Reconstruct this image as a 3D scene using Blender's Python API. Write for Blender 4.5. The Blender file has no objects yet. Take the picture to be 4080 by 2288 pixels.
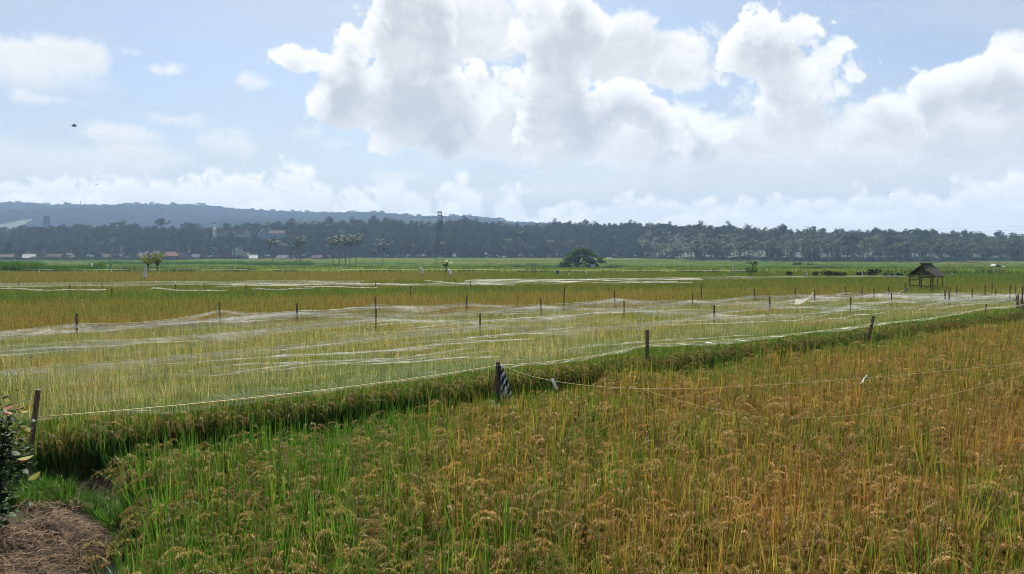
import bpy, math, random
import numpy as np
from mathutils import Vector, Matrix

R = math.radians
scene = bpy.context.scene
rng = np.random.default_rng(7)
random.seed(7)

# ------------------------------------------------------------------ camera
FPX = 3024.0                      # focal length in photo pixels (photo 4080 x 2288)
CAM = Vector((0.0, 0.0, 2.9))     # eye height above the paddy floor
PITCH = R(2.73)
cd = bpy.data.cameras.new('camera')
cd.sensor_width = 36.0
cd.lens = FPX / 4080.0 * 36.0
cd.clip_start = 0.1
cd.clip_end = 20000.0
cam = bpy.data.objects.new('camera', cd)
scene.collection.objects.link(cam)
cam.location = CAM
cam.rotation_euler = (R(90) - PITCH, 0, 0)
scene.camera = cam

_F = Vector((0, math.cos(PITCH), -math.sin(PITCH)))
_U = Vector((0, math.sin(PITCH), math.cos(PITCH)))
def ray(px, py):
    return _F + Vector((1, 0, 0)) * ((px - 2040) / FPX) + _U * ((1144 - py) / FPX)
def at(px, py, Y):
    """surveyed point: bearing of a photo pixel at ground distance Y"""
    d = ray(px, py)
    return CAM + d * (Y / d.y)
def atz(px, py, z):
    d = ray(px, py)
    return CAM + d * ((z - CAM.z) / d.z)

# ------------------------------------------------------------------ sun, sky
SUN_AZ, SUN_EL = R(-7), R(46)
SKY_STRENGTH = 0.05
EXPOSURE = 1.4
sv = Vector((math.cos(SUN_EL) * math.sin(SUN_AZ), math.cos(SUN_EL) * math.cos(SUN_AZ), math.sin(SUN_EL)))
sl = bpy.data.lights.new('sun', 'SUN')
sl.energy = 5.0
sl.angle = R(0.6)
sl.color = (1.0, 0.95, 0.86)
so = bpy.data.objects.new('sun', sl)
scene.collection.objects.link(so)
so.rotation_euler = (-sv).to_track_quat('-Z', 'Y').to_euler()
so.location = (0, 0, 300)

vs = scene.view_settings
vs.view_transform = 'Standard'
vs.look = 'None'
vs.exposure = EXPOSURE
vs.gamma = 1.0
vs.use_curve_mapping = False

class NT:
    """tiny helper around a node tree"""
    def __init__(s, tree):
        s.t = tree
    def n(s, typ, **kw):
        nd = s.t.nodes.new(typ)
        for k, v in kw.items():
            setattr(nd, k, v)
        return nd
    def put(s, sock, v):
        if isinstance(v, bpy.types.NodeSocket):
            s.t.links.new(v, sock)
        elif v is not None:
            sock.default_value = v
    def m(s, op, a, b=None, c=None, clamp=False):
        nd = s.n('ShaderNodeMath', operation=op, use_clamp=clamp)
        s.put(nd.inputs[0], a); s.put(nd.inputs[1], b); s.put(nd.inputs[2], c)
        return nd.outputs[0]
    def vm(s, op, a, b=None, c=None):
        nd = s.n('ShaderNodeVectorMath', operation=op)
        s.put(nd.inputs[0], a); s.put(nd.inputs[1], b); s.put(nd.inputs[2], c)
        return nd.outputs['Value'] if op in ('LENGTH', 'DOT_PRODUCT', 'DISTANCE') else nd.outputs[0]
    def ss(s, v, a, b, lo=0.0, hi=1.0):
        nd = s.n('ShaderNodeMapRange', interpolation_type='SMOOTHSTEP')
        s.put(nd.inputs['Value'], v); s.put(nd.inputs['From Min'], a); s.put(nd.inputs['From Max'], b)
        s.put(nd.inputs['To Min'], lo); s.put(nd.inputs['To Max'], hi)
        return nd.outputs[0]
    def mix(s, f, a, b):
        nd = s.n('ShaderNodeMix', data_type='RGBA')
        s.put(nd.inputs[0], f); s.put(nd.inputs[6], a); s.put(nd.inputs[7], b)
        return nd.outputs[2]
    def noise(s, vec, scale, detail=3.0, rough=0.55, dim='3D', dist=0.0):
        nd = s.n('ShaderNodeTexNoise', noise_dimensions=dim)
        s.put(nd.inputs['Vector'], vec)
        nd.inputs['Scale'].default_value = scale
        nd.inputs['Detail'].default_value = detail
        nd.inputs['Roughness'].default_value = rough
        nd.inputs['Distortion'].default_value = dist
        return nd.outputs['Fac']

def c4(c):
    return (c[0], c[1], c[2], 1.0)

# clouds: direction on the sky dome as (azimuth, elevation) in tens of degrees
def sky_pt(x, y):
    """photo position (2576-wide view) -> azimuth / elevation on the dome"""
    d = ray(x * 1.5839, y * 1.5839).normalized()
    return math.degrees(math.atan2(d.x, d.y)) / 10, math.degrees(math.asin(d.z)) / 10
KPX = 1.5839 / FPX * 180 / math.pi / 10      # one view pixel in dome units

def field_group(name, ells, a_vor, a_fbm, grow=0.04):
    g = bpy.data.node_groups.new(name, 'ShaderNodeTree')
    g.interface.new_socket('Q', in_out='INPUT', socket_type='NodeSocketVector')
    g.interface.new_socket('N', in_out='INPUT', socket_type='NodeSocketFloat')
    g.interface.new_socket('W', in_out='INPUT', socket_type='NodeSocketFloat')
    g.interface.new_socket('D', in_out='OUTPUT', socket_type='NodeSocketFloat')
    k = NT(g)
    gi, go = k.n('NodeGroupInput'), k.n('NodeGroupOutput')
    Q, N, W = gi.outputs[0], gi.outputs[1], gi.outputs[2]
    F = None
    for (x, y, rx, ry) in ells:
        u, v = sky_pt(x, y)
        rx, ry = rx * KPX, ry * KPX
        e = k.vm('MULTIPLY_ADD', Q, (1 / rx, 1 / ry, 0), (-u / rx, -v / ry, 0))
        sc = math.sqrt(rx * ry)
        f = k.m('MULTIPLY_ADD', k.vm('LENGTH', e), -sc, sc)
        if F is None:
            F = f
        else:
            nd = k.n('ShaderNodeMath', operation='SMOOTH_MAX')
            k.put(nd.inputs[0], F); k.put(nd.inputs[1], f); nd.inputs[2].default_value = 0.05
            F = nd.outputs[0]
    if not ells:      # broken cumulus anywhere on the dome
        F = k.m('SUBTRACT', k.m('MULTIPLY', k.m('SUBTRACT', k.noise(Q, 0.42, 2.0, 0.55, '2D'), 0.50), 2.2), 0.02)
    d = k.m('ADD', F, k.m('MULTIPLY', k.m('SUBTRACT', 0.42, W), a_vor))
    d = k.m('ADD', d, k.m('MULTIPLY', k.m('SUBTRACT', N, 0.5), a_fbm))
    g.links.new(k.m('ADD', d, grow), go.inputs[0])
    return g

world = bpy.data.worlds.new('World')
scene.world = world
world.use_nodes = True
wt = world.node_tree
wt.nodes.clear()
w = NT(wt)
sky = w.n('ShaderNodeTexSky', sky_type='NISHITA')
sky.sun_disc = False
sky.sun_elevation = SUN_EL
sky.sun_rotation = SUN_AZ
sky.altitude = 100
sky.air_density = 1.0
sky.dust_density = 1.0
sky.ozone_density = 1.0
tc = w.n('ShaderNodeTexCoord')
sep = w.n('ShaderNodeSeparateXYZ')
wt.links.new(tc.outputs['Generated'], sep.inputs[0])
az = w.m('ARCTAN2', sep.outputs[0], sep.outputs[1])
el = w.m('ARCSINE', sep.outputs[2])
cmb = w.n('ShaderNodeCombineXYZ')
wt.links.new(w.m('MULTIPLY', az, 18 / math.pi), cmb.inputs[0])
wt.links.new(w.m('MULTIPLY', el, 18 / math.pi), cmb.inputs[1])
Q = cmb.outputs[0]
V = w.m('MULTIPLY', el, 18 / math.pi)
U = w.m('MULTIPLY', az, 18 / math.pi)
S = 1.0 / (SKY_STRENGTH * 2 ** EXPOSURE)
# thin high veil and milky air low down
veil_n = w.noise(w.vm('MULTIPLY', Q, (0.55, 1.6, 0)), 1.3, 5.0, 0.6, '2D')
col = w.vm('MULTIPLY', sky.outputs[0], (0.78, 0.83, 0.90))      # clear air as dark as it looks between the clouds
col = w.mix(w.ss(veil_n, 0.30, 0.72, 0.22, 0.58), col, c4([S * c for c in (0.68, 0.735, 0.80)]))
col = w.mix(w.ss(V, 1.1, 0.1, 0.0, 0.85), col, c4([S * c for c in (0.86, 0.89, 0.93)]))
def puff_noise(vec, s_fbm, s_vor, det, vdet=0.0):
    f = w.noise(vec, s_fbm, det, 0.60, '2D', 0.15)
    vo = w.n('ShaderNodeTexVoronoi', voronoi_dimensions='2D', feature='F1')
    vo.inputs['Scale'].default_value = s_vor
    vo.inputs['Detail'].default_value = vdet
    off = w.n('ShaderNodeCombineXYZ')
    w.put(off.inputs[0], w.m('MULTIPLY', f, 0.3)); w.put(off.inputs[1], w.m('MULTIPLY', f, 0.3))
    w.put(vo.inputs['Vector'], w.vm('ADD', vec, off.outputs[0]))
    return f, vo.outputs['Distance']
QA = w.vm('ADD', Q, (0.4, 0.15, 0))
QS = w.vm('ADD', Q, (-0.03, 0.12, 0))
NA = (Q, puff_noise(QA, 2.6, 3.5, 9.0, 2.0), QS, puff_noise(w.vm('ADD', QS, (0.4, 0.15, 0)), 2.6, 3.5, 4.0, 1.0))
QT = w.vm('ADD', Q, (-0.01, 0.05, 0))
NB = (Q, puff_noise(w.vm('ADD', Q, (7.7, 2.8, 0)), 4.4, 6.0, 7.0, 1.0), QT, puff_noise(w.vm('ADD', QT, (7.7, 2.8, 0)), 4.4, 6.0, 4.0))
def layer(col, grp, NN, edge, thick, bright, grey, alpha=1.0, wt1=0.65):
    q0, n0, q1, n1 = NN
    a = w.n('ShaderNodeGroup'); a.node_tree = grp
    b = w.n('ShaderNodeGroup'); b.node_tree = grp
    for nd, q, nn in ((a, q0, n0), (b, q1, n1)):
        wt.links.new(q, nd.inputs[0]); wt.links.new(nn[0], nd.inputs[1]); wt.links.new(nn[1], nd.inputs[2])
    al = w.m('MULTIPLY', w.ss(a.outputs[0], 0.0, edge), alpha)
    th = w.ss(b.outputs[0], -0.06, thick)
    th2 = w.ss(a.outputs[0], 0.0, thick)
    t = w.m('MULTIPLY_ADD', th, wt1, w.m('MULTIPLY', th2, 1 - wt1))
    t = w.m('MULTIPLY', t, w.ss(NA[3][0], 0.30, 0.70, 0.70, 1.06))
    cc = w.mix(t, c4([S * c for c in bright]), c4([S * c for c in grey]))
    return w.mix(al, col, cc)
BR, GR = (1.18, 1.18, 1.17), (0.655, 0.69, 0.745)
BAND = [(300, 500, 420, 60), (1500, 520, 900, 70), (2100, 440, 700, 110), (2500, 420, 300, 110),
    (1450, 385, 420, 40), (1750, 400, 360, 45), (100, 420, 300, 60), (60, 190, 210, 45)]
BANK = [(60, 570, 260, 105), (330, 570, 260, 120), (600, 570, 230, 135), (745, 560, 110, 150), (880, 570, 90, 110), (1005, 575, 90, 125),
    (1160, 575, 75, 135), (1280, 575, 60, 125), (1450, 590, 160, 100), (1680, 590, 200, 105), (1950, 590, 220, 95), (2200, 590, 220, 110), (2450, 580, 75, 130), (2570, 570, 60, 150)]
BANK2 = [(200, 600, 300, 95), (650, 605, 230, 105), (900, 600, 120, 90), (1080, 610, 120, 105), (1330, 610, 200, 90), (1900, 620, 400, 95), (2400, 615, 300, 100)]
PUFFS = [(30, 140, 120, 40), (165, 135, 95, 46), (95, 250, 80, 18), (305, 335, 90, 26), (350, 392, 115, 32), (575, 362, 70, 34),
    (430, 300, 70, 22), (640, 205, 46, 18), (335, 132, 34, 11), (415, 175, 50, 15), (775, 330, 36, 19), (830, 362, 42, 14), (728, 245, 32, 13), (1010, 445, 90, 16)]
MIDC = [(1560, 125, 135, 100), (1690, 140, 120, 75), (1720, 190, 100, 45), (1190, 60, 160, 105), (1240, 300, 130, 105), (1640, 345, 210, 85),
    (2300, 315, 210, 80), (2480, 330, 180, 90), (2570, 210, 130, 120), (1985, 280, 130, 90), (1960, 340, 180, 65), (1300, 345, 280, 65)]
TOWER = [(1030, 75, 130, 150), (890, 125, 100, 58), (790, 152, 110, 36), (900, 235, 125, 105), (1055, 260, 210, 140), (1180, 275, 70, 80), (1400, 85, 130, 125),
    (1390, 240, 100, 180), (1440, 345, 190, 70), (1560, 275, 105, 85), (1640, 290, 80, 68), (1745, 345, 80, 52), (1925, 125, 115, 105), (2040, 165, 105, 68), (1990, 210, 110, 70),
    (2360, 240, 95, 75), (2490, 225, 120, 85), (1290, 200, 66, 44)]
def background(c):
    c = w.mix(w.ss(V, -0.05, 0.02), c4([S * q for q in (0.16, 0.17, 0.10)]), c)     # below the horizon: dull ground light
    bgn = w.n('ShaderNodeBackground')
    bgn.inputs['Strength'].default_value = SKY_STRENGTH
    wt.links.new(c, bgn.inputs['Color'])
    return bgn.outputs[0]
def clouds(u0, u1, c):
    """the cloud layers of one sector of the dome, back to front"""
    def near(ells):
        out = []
        for e in ells:
            u, _ = sky_pt(e[0], e[1]); r = e[2] * KPX + 0.4
            if u + r > u0 and u - r < u1: out.append(e)
        return out
    for nm, ells, av, af, NN, edge, thick, br, gr, alpha, w1 in (
        ('stratus_band', BAND, 0.03, 0.42, NA, 0.40, 0.5, (1.02, 1.02, 1.025), (0.86, 0.88, 0.91), 0.9, 0.65),
        ('cloud_bank', BANK, 0.16, 0.30, NB, 0.13, 0.20, (1.40, 1.37, 1.33), (1.14, 1.13, 1.125), 0.95, 0.75),
        ('cloud_bank_front', BANK2, 0.16, 0.34, (Q, NA[1], QT, NB[3]), 0.08, 0.2, (1.48, 1.44, 1.39), (1.20, 1.185, 1.17), 0.85, 0.75),
        ('small_clouds', PUFFS, 0.06, 0.24, NB, 0.15, 0.20, (1.08, 1.08, 1.08), (0.93, 0.94, 0.955), 0.95, 0.65),
        ('cumulus_behind', MIDC, 0.10, 0.36, (Q, NB[1], QS, NA[3]), 0.14, 0.22, BR, (0.80, 0.82, 0.855), 1.0, 0.70),
        ('cumulus_towers', TOWER, 0.17, 0.34, NA, 0.055, 0.23, BR, GR, 1.0, 0.72)):
        e = near(ells)
        if e:
            c = layer(c, field_group(nm, e, av, af), NN, edge, thick, br, gr, alpha, w1)
    return background(c)
def pick(f, a, b):
    mx = w.n('ShaderNodeMixShader')
    w.put(mx.inputs[0], f); wt.links.new(a, mx.inputs[1]); wt.links.new(b, mx.inputs[2])
    return mx.outputs[0]
cuts = [-4.2, -1.75, -0.55, 0.55, 1.75, 4.2]
sec = [clouds(cuts[i], cuts[i + 1], col) for i in range(5)]
shader = sec[0]
for i in range(1, 5):
    shader = pick(w.m('GREATER_THAN', U, cuts[i]), shader, sec[i])
# the same broken cumulus over the rest of the dome
rest = background(layer(col, field_group('clouds_around', [], 0.15, 0.34), NA, 0.10, 0.25, BR, GR, 0.95))
keep = w.m('MAXIMUM', w.ss(w.m('ABSOLUTE', U), 3.5, 4.1), w.ss(V, 1.95, 2.5))
shader = pick(keep, shader, rest)
wo = w.n('ShaderNodeOutputWorld')
wt.links.new(shader, wo.inputs['Surface'])
world.cycles.sampling_method = 'MANUAL'
world.cycles.sample_map_resolution = 512

cy = scene.cycles
cy.filter_width = 1.0
cy.max_bounces = 6
cy.diffuse_bounces = 3
cy.glossy_bounces = 2
cy.transmission_bounces = 4
cy.transparent_max_bounces = 16
cy.volume_bounces = 0
cy.caustics_reflective = False
cy.caustics_refractive = False
cy.sample_clamp_indirect = 6.0
cy.use_denoising = True
try:
    cy.denoiser = 'OPENIMAGEDENOISE'
    cy.denoising_prefilter = 'ACCURATE'
    cy.denoising_input_passes = 'RGB_ALBEDO_NORMAL'
except Exception:
    pass

# ------------------------------------------------------------------ helpers
COL = scene.collection
def tag(o, label=None, cat=None, group=None, kind=None):
    if label: o['label'] = label
    if cat: o['category'] = cat
    if group: o['group'] = group
    if kind: o['kind'] = kind
    return o
def empty(name, loc, rz=0.0):
    o = bpy.data.objects.new(name, None)
    o.empty_display_size = 0.2
    COL.objects.link(o)
    o.location = loc
    o.rotation_euler = (0, 0, rz)
    return o
def mesh_obj(name, verts, faces, mat=None, parent=None, smooth=False, link=True, attrs=None, me=None):
    if me is None:
        me = bpy.data.meshes.new(name)
        me.from_pydata([tuple(v) for v in verts], [], [tuple(f) for f in faces])
        me.update()
        if attrs:
            for an, av in attrs.items():
                a = me.attributes.new(an, 'FLOAT', 'POINT')
                a.data.foreach_set('value', np.asarray(av, dtype=np.float32))
        if mat is not None:
            me.materials.append(mat)
        if smooth:
            me.polygons.foreach_set('use_smooth', [True] * len(me.polygons))
    o = bpy.data.objects.new(name, me)
    if link:
        COL.objects.link(o)
    if parent is not None:
        o.parent = parent
    return o
def copy_tree(o, parent=None, **_):
    c = o.copy()
    COL.objects.link(c)
    c.parent = parent
    for ch in list(o.children):
        copy_tree(ch, c)
    return c

class MB:
    """collects faces of one part"""
    def __init__(s):
        s.v, s.f = [], []
    def box(s, c, d, rot=None):
        b = len(s.v)
        for sx in (-.5, .5):
            for sy in (-.5, .5):
                for sz in (-.5, .5):
                    p = Vector((sx * d[0], sy * d[1], sz * d[2]))
                    if rot is not None: p = rot @ p
                    s.v.append(Vector(c) + p)
        for f in ((0,1,3,2),(4,6,7,5),(0,4,5,1),(2,3,7,6),(0,2,6,4),(1,5,7,3)):
            s.f.append([b + i for i in f])
        return s
    def tube(s, pts, rad, seg=6, caps=True):
        pts = [Vector(p) for p in pts]
        n = len(pts)
        if not hasattr(rad, '__len__'): rad = [rad] * n
        b = len(s.v)
        for i, p in enumerate(pts):
            t = (pts[min(i + 1, n - 1)] - pts[max(i - 1, 0)]).normalized()
            a = t.cross(Vector((0, 0, 1)))
            if a.length < 1e-3: a = t.cross(Vector((0, 1, 0)))
            a.normalize(); c = t.cross(a)
            for k in range(seg):
                an = 2 * math.pi * k / seg
                s.v.append(p + (a * math.cos(an) + c * math.sin(an)) * rad[i])
        for i in range(n - 1):
            for k in range(seg):
                k2 = (k + 1) % seg
                s.f.append([b + i*seg + k, b + i*seg + k2, b + (i+1)*seg + k2, b + (i+1)*seg + k])
        if caps:
            s.f.append([b + k for k in range(seg)][::-1])
            s.f.append([b + (n-1)*seg + k for k in range(seg)])
        return s
    def strip(s, L, Rr):
        b = len(s.v)
        for p, q in zip(L, Rr):
            s.v.append(Vector(p)); s.v.append(Vector(q))
        for i in range(len(L) - 1):
            s.f.append([b + 2*i, b + 2*i + 1, b + 2*i + 3, b + 2*i + 2])
        return s
    def poly(s, pts):
        b = len(s.v)
        s.v += [Vector(p) for p in pts]
        s.f.append(list(range(b, b + len(pts))))
        return s
    def prism(s, pts, off):
        """polygon pts extruded by off"""
        b = len(s.v); n = len(pts); off = Vector(off)
        s.v += [Vector(p) for p in pts] + [Vector(p) + off for p in pts]
        s.f.append(list(range(b, b + n))[::-1]); s.f.append(list(range(b + n, b + 2*n)))
        for i in range(n):
            j = (i + 1) % n
            s.f.append([b + i, b + j, b + n + j, b + n + i])
        return s
    def build(s, name, mat, parent=None, smooth=False, link=True):
        return mesh_obj(name, s.v, s.f, mat, parent, smooth, link)

def vnoise(x, y, sc, seed=0):
    x = np.asarray(x, float) / sc + seed * 17.31
    y = np.asarray(y, float) / sc + seed * 9.77
    xi, yi = np.floor(x), np.floor(y)
    fx, fy = x - xi, y - yi
    fx = fx * fx * (3 - 2 * fx); fy = fy * fy * (3 - 2 * fy)
    def h(a, b):
        q = np.sin(a * 127.1 + b * 311.7 + seed * 74.7) * 43758.5453
        return q - np.floor(q)
    return (h(xi, yi) * (1-fx) + h(xi+1, yi) * fx) * (1-fy) + (h(xi, yi+1) * (1-fx) + h(xi+1, yi+1) * fx) * fy
def sstep(v, a, b):
    t = np.clip((np.asarray(v, float) - a) / (b - a), 0, 1)
    return t * t * (3 - 2 * t)

# ------------------------------------------------------------------ materials
def mat_base(name):
    m = bpy.data.materials.new(name)
    m.use_nodes = True
    t = m.node_tree
    t.nodes.clear()
    k = NT(t)
    out = k.n('ShaderNodeOutputMaterial')
    return m, k, out
def simple(name, a, b, scale=8.0, rough=0.8, bump=0.0, spec=0.3, detail=4.0, stretch=None):
    m, k, out = mat_base(name)
    tcn = k.n('ShaderNodeTexCoord')
    vec = tcn.outputs['Object']
    if stretch: vec = k.vm('MULTIPLY', vec, stretch)
    f = k.noise(vec, scale, detail, 0.6)
    p = k.n('ShaderNodeBsdfPrincipled')
    k.put(p.inputs['Base Color'], k.mix(k.ss(f, 0.3, 0.7), c4(a), c4(b)))
    p.inputs['Roughness'].default_value = rough
    p.inputs['Specular IOR Level'].default_value = spec
    if bump:
        bn = k.n('ShaderNodeBump'); bn.inputs['Strength'].default_value = bump; bn.inputs['Distance'].default_value = 0.02
        k.put(bn.inputs['Height'], f); k.put(p.inputs['Normal'], bn.outputs[0])
    t = m.node_tree
    t.links.new(p.outputs[0], out.inputs[0])
    return m
def leafy(name, a, b, trans=0.35, tcol=None, rough=0.5, spec=0.25, rnd_obj=True, scale=0.6, instancer=False):
    """leaf material: diffuse + translucent, colour varied by position and by plant"""
    m, k, out = mat_base(name)
    tcn = k.n('ShaderNodeTexCoord')
    f = k.noise(tcn.outputs['Object'], scale, 3.0, 0.6)
    if rnd_obj:
        oi = k.n('ShaderNodeObjectInfo')
        f = k.m('ADD', k.m('MULTIPLY', f, 0.6), k.m('MULTIPLY', oi.outputs['Random'], 0.55))
    colr = k.mix(k.ss(f, 0.2, 0.9), c4(a), c4(b))
    p = k.n('ShaderNodeBsdfPrincipled')
    k.put(p.inputs['Base Color'], colr)
    p.inputs['Roughness'].default_value = rough
    p.inputs['Specular IOR Level'].default_value = spec
    tr = k.n('ShaderNodeBsdfTranslucent')
    if tcol is None:
        k.put(tr.inputs[0], colr)
    else:
        k.put(tr.inputs[0], c4(tcol))
    mx = k.n('ShaderNodeMixShader'); mx.inputs[0].default_value = trans
    m.node_tree.links.new(p.outputs[0], mx.inputs[1]); m.node_tree.links.new(tr.outputs[0], mx.inputs[2])
    m.node_tree.links.new(mx.outputs[0], out.inputs[0])
    return m
def rice_mat(name, green, gold, gr_grain, gold_grain, trans=0.42, spec=0.22, rough=0.55):
    m, k, out = mat_base(name)
    def attr(n, typ='GEOMETRY'):
        a = k.n('ShaderNodeAttribute', attribute_type=typ); a.attribute_name = n
        return a.outputs['Fac']
    ripe, kind, rnd, hgt = attr('ripe', 'INSTANCER'), attr('kind'), attr('rnd'), attr('hgt')
    oi = k.n('ShaderNodeObjectInfo')
    f = k.m('ADD', ripe, k.m('MULTIPLY', k.m('SUBTRACT', rnd, 0.5), 0.9))
    f = k.m('ADD', f, k.m('MULTIPLY', k.m('SUBTRACT', oi.outputs['Random'], 0.5), 0.25))
    leaf = k.mix(k.ss(f, 0.1, 0.95), c4(green), c4(gold))
    leaf = k.mix(k.ss(f, 0.85, 1.1, 0, 0.8), leaf, c4((0.20, 0.090, 0.026)))
    grain = k.mix(k.ss(f, 0.0, 0.9), c4(gr_grain), c4(gold_grain))
    grain = k.mix(k.ss(rnd, 0.75, 1.0, 0, 0.6), grain, c4((0.30, 0.145, 0.055)))
    colr = k.mix(kind, leaf, grain)
    colr = k.mix(k.m('LESS_THAN', kind, -0.5), colr, c4((0.040, 0.038, 0.016)))  # stems: dead muddy brown, darkened to paint in the shade low in the crop
    dry = k.m('FRACT', k.m('MULTIPLY', rnd, 7.31))
    hsv = k.n('ShaderNodeHueSaturation'); k.put(hsv.inputs['Color'], colr); k.put(hsv.inputs['Value'], k.m('MULTIPLY_ADD', dry, 1.25, 0.38))
    colr = hsv.outputs[0]
    p = k.n('ShaderNodeBsdfPrincipled')
    k.put(p.inputs['Base Color'], colr)
    p.inputs['Roughness'].default_value = rough
    p.inputs['Specular IOR Level'].default_value = spec
    tr = k.n('ShaderNodeBsdfTranslucent')
    k.put(tr.inputs[0], colr)
    mx = k.n('ShaderNodeMixShader')
    k.put(mx.inputs[0], k.m('SUBTRACT', trans, k.m('MULTIPLY', kind, 0.12)))
    L = m.node_tree.links
    L.new(p.outputs[0], mx.inputs[1]); L.new(tr.outputs[0], mx.inputs[2]); L.new(mx.outputs[0], out.inputs[0])
    return m

M = {}
M['soil'] = simple('soil', (0.035, 0.026, 0.018), (0.085, 0.065, 0.042), 3.0, 0.95, 0.6)
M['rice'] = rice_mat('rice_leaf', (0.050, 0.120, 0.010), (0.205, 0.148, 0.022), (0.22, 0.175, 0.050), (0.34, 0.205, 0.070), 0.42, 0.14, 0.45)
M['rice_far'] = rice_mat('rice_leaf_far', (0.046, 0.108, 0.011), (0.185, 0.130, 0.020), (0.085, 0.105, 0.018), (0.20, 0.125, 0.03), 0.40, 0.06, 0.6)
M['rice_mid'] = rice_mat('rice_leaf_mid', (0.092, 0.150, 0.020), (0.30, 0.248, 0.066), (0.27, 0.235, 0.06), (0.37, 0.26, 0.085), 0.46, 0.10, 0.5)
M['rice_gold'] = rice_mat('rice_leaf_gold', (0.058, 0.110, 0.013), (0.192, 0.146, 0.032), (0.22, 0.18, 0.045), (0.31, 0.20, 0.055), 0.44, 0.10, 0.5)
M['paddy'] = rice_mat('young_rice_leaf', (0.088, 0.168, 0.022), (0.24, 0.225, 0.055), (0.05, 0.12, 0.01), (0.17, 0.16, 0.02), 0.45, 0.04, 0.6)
M['wood'] = simple('weathered_wood', (0.055, 0.036, 0.024), (0.15, 0.10, 0.066), 6.0, 0.85, 0.5, stretch=(6, 6, 1))
M['wood_grey'] = simple('grey_wood', (0.085, 0.075, 0.065), (0.20, 0.175, 0.15), 5.0, 0.9, 0.5, stretch=(5, 5, 1))
M['bark'] = simple('bark', (0.06, 0.05, 0.04), (0.16, 0.14, 0.115), 2.0, 0.9, 0.4)
# ------------------------------------------------------------------ land
EV, NV = np.array((0.8, 0.6)), np.array((-0.6, 0.8))     # along / across the front rope of the netted field
P0 = np.array((-5.56, 8.9))
def st(x, y):
    dx, dy = np.asarray(x, float) - P0[0], np.asarray(y, float) - P0[1]
    return dx * EV[0] + dy * EV[1], dx * NV[0] + dy * NV[1]
def xy(s, t):
    return P0 + EV * s + NV * t
PROF_Y = [-200, 62, 85, 110, 200, 330, 450, 640, 760, 5000]
PROF_Z = [0.0, 0.0, -0.25, -0.75, -2.4, -4.3, -4.7, -4.7, -2.5, -2.5]
def gz(x, y):
    x = np.asarray(x, float); y = np.asarray(y, float)
    z = np.interp(y, PROF_Y, PROF_Z)
    # bank where the dry straw lies, left of the near rice
    edge = np.interp(y, [0, 4.2, 7.0, 8.3, 9.5], [-2.4, -2.85, -3.55, -4.45, -5.2])
    b = sstep(edge - x, 0.0, 0.8) * sstep(y, 8.75, 8.15)
    z = z + b * (0.24 + 0.22 * (vnoise(x, y, 0.8, 3) - .5) + 0.16 * (vnoise(x, y, 0.28, 4) - .5))
    # puddle hollow between bank and rice
    z = z - 0.20 * np.exp(-(((x + 3.55) / 0.50) ** 2 + ((y - 6.75) / 0.42) ** 2))
    # bund along the rope
    s, t = st(x, y)
    z = z + 0.16 * np.exp(-((t + 0.25) / 0.28) ** 2) * (np.abs(x) < 60)
    return z
def gz1(x, y):
    return float(gz(np.array([x]), np.array([y]))[0])

def ground_sheet():
    xs = np.concatenate([-np.geomspace(3500, 9.2, 38), np.arange(-9, 3, 0.12), np.geomspace(3.2, 3500, 42)])
    ys = np.concatenate([[-300, -60, -10, 0], np.arange(1.5, 11, 0.12), np.geomspace(11.3, 3380, 105)])
    X, Y = np.meshgrid(xs, ys)
    Z = gz(X, Y)
    nx, ny = len(xs), len(ys)
    v = np.stack([X.ravel(), Y.ravel(), Z.ravel()], 1)
    i = np.arange(nx * ny).reshape(ny, nx)
    f = np.stack([i[:-1, :-1].ravel(), i[:-1, 1:].ravel(), i[1:, 1:].ravel(), i[1:, :-1].ravel()], 1)
    m, k, out = mat_base('paddy_ground')
    tcn = k.n('ShaderNodeTexCoord')
    sp = k.n('ShaderNodeSeparateXYZ'); k.put(sp.inputs[0], tcn.outputs['Object'])
    n1 = k.noise(tcn.outputs['Object'], 2.5, 5.0, 0.6)
    soil = k.mix(n1, c4((0.014, 0.009, 0.005)), c4((0.042, 0.027, 0.013)))
    n2 = k.noise(k.vm('MULTIPLY', tcn.outputs['Object'], (0.004, 0.03, 0)), 1.0, 4.0, 0.6)
    far = k.mix(n2, c4((0.045, 0.10, 0.02)), c4((0.085, 0.145, 0.035)))
    cc = k.mix(k.ss(sp.outputs[1], 95, 130), soil, far)
    p = k.n('ShaderNodeBsdfPrincipled')
    k.put(p.inputs['Base Color'], cc); p.inputs['Roughness'].default_value = 0.9
    p.inputs['Specular IOR Level'].default_value = 0.15
    bn = k.n('ShaderNodeBump'); bn.inputs['Strength'].default_value = 0.7; bn.inputs['Distance'].default_value = 0.05
    k.put(bn.inputs['Height'], k.noise(tcn.outputs['Object'], 14.0, 5.0, 0.65)); k.put(p.inputs['Normal'], bn.outputs[0])
    m.node_tree.links.new(p.outputs[0], out.inputs[0])
    o = mesh_obj('ground', v, f, m, smooth=True)
    tag(o, kind='structure', label='dark soil of the paddies under the crop', cat='ground')
ground_sheet()

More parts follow.
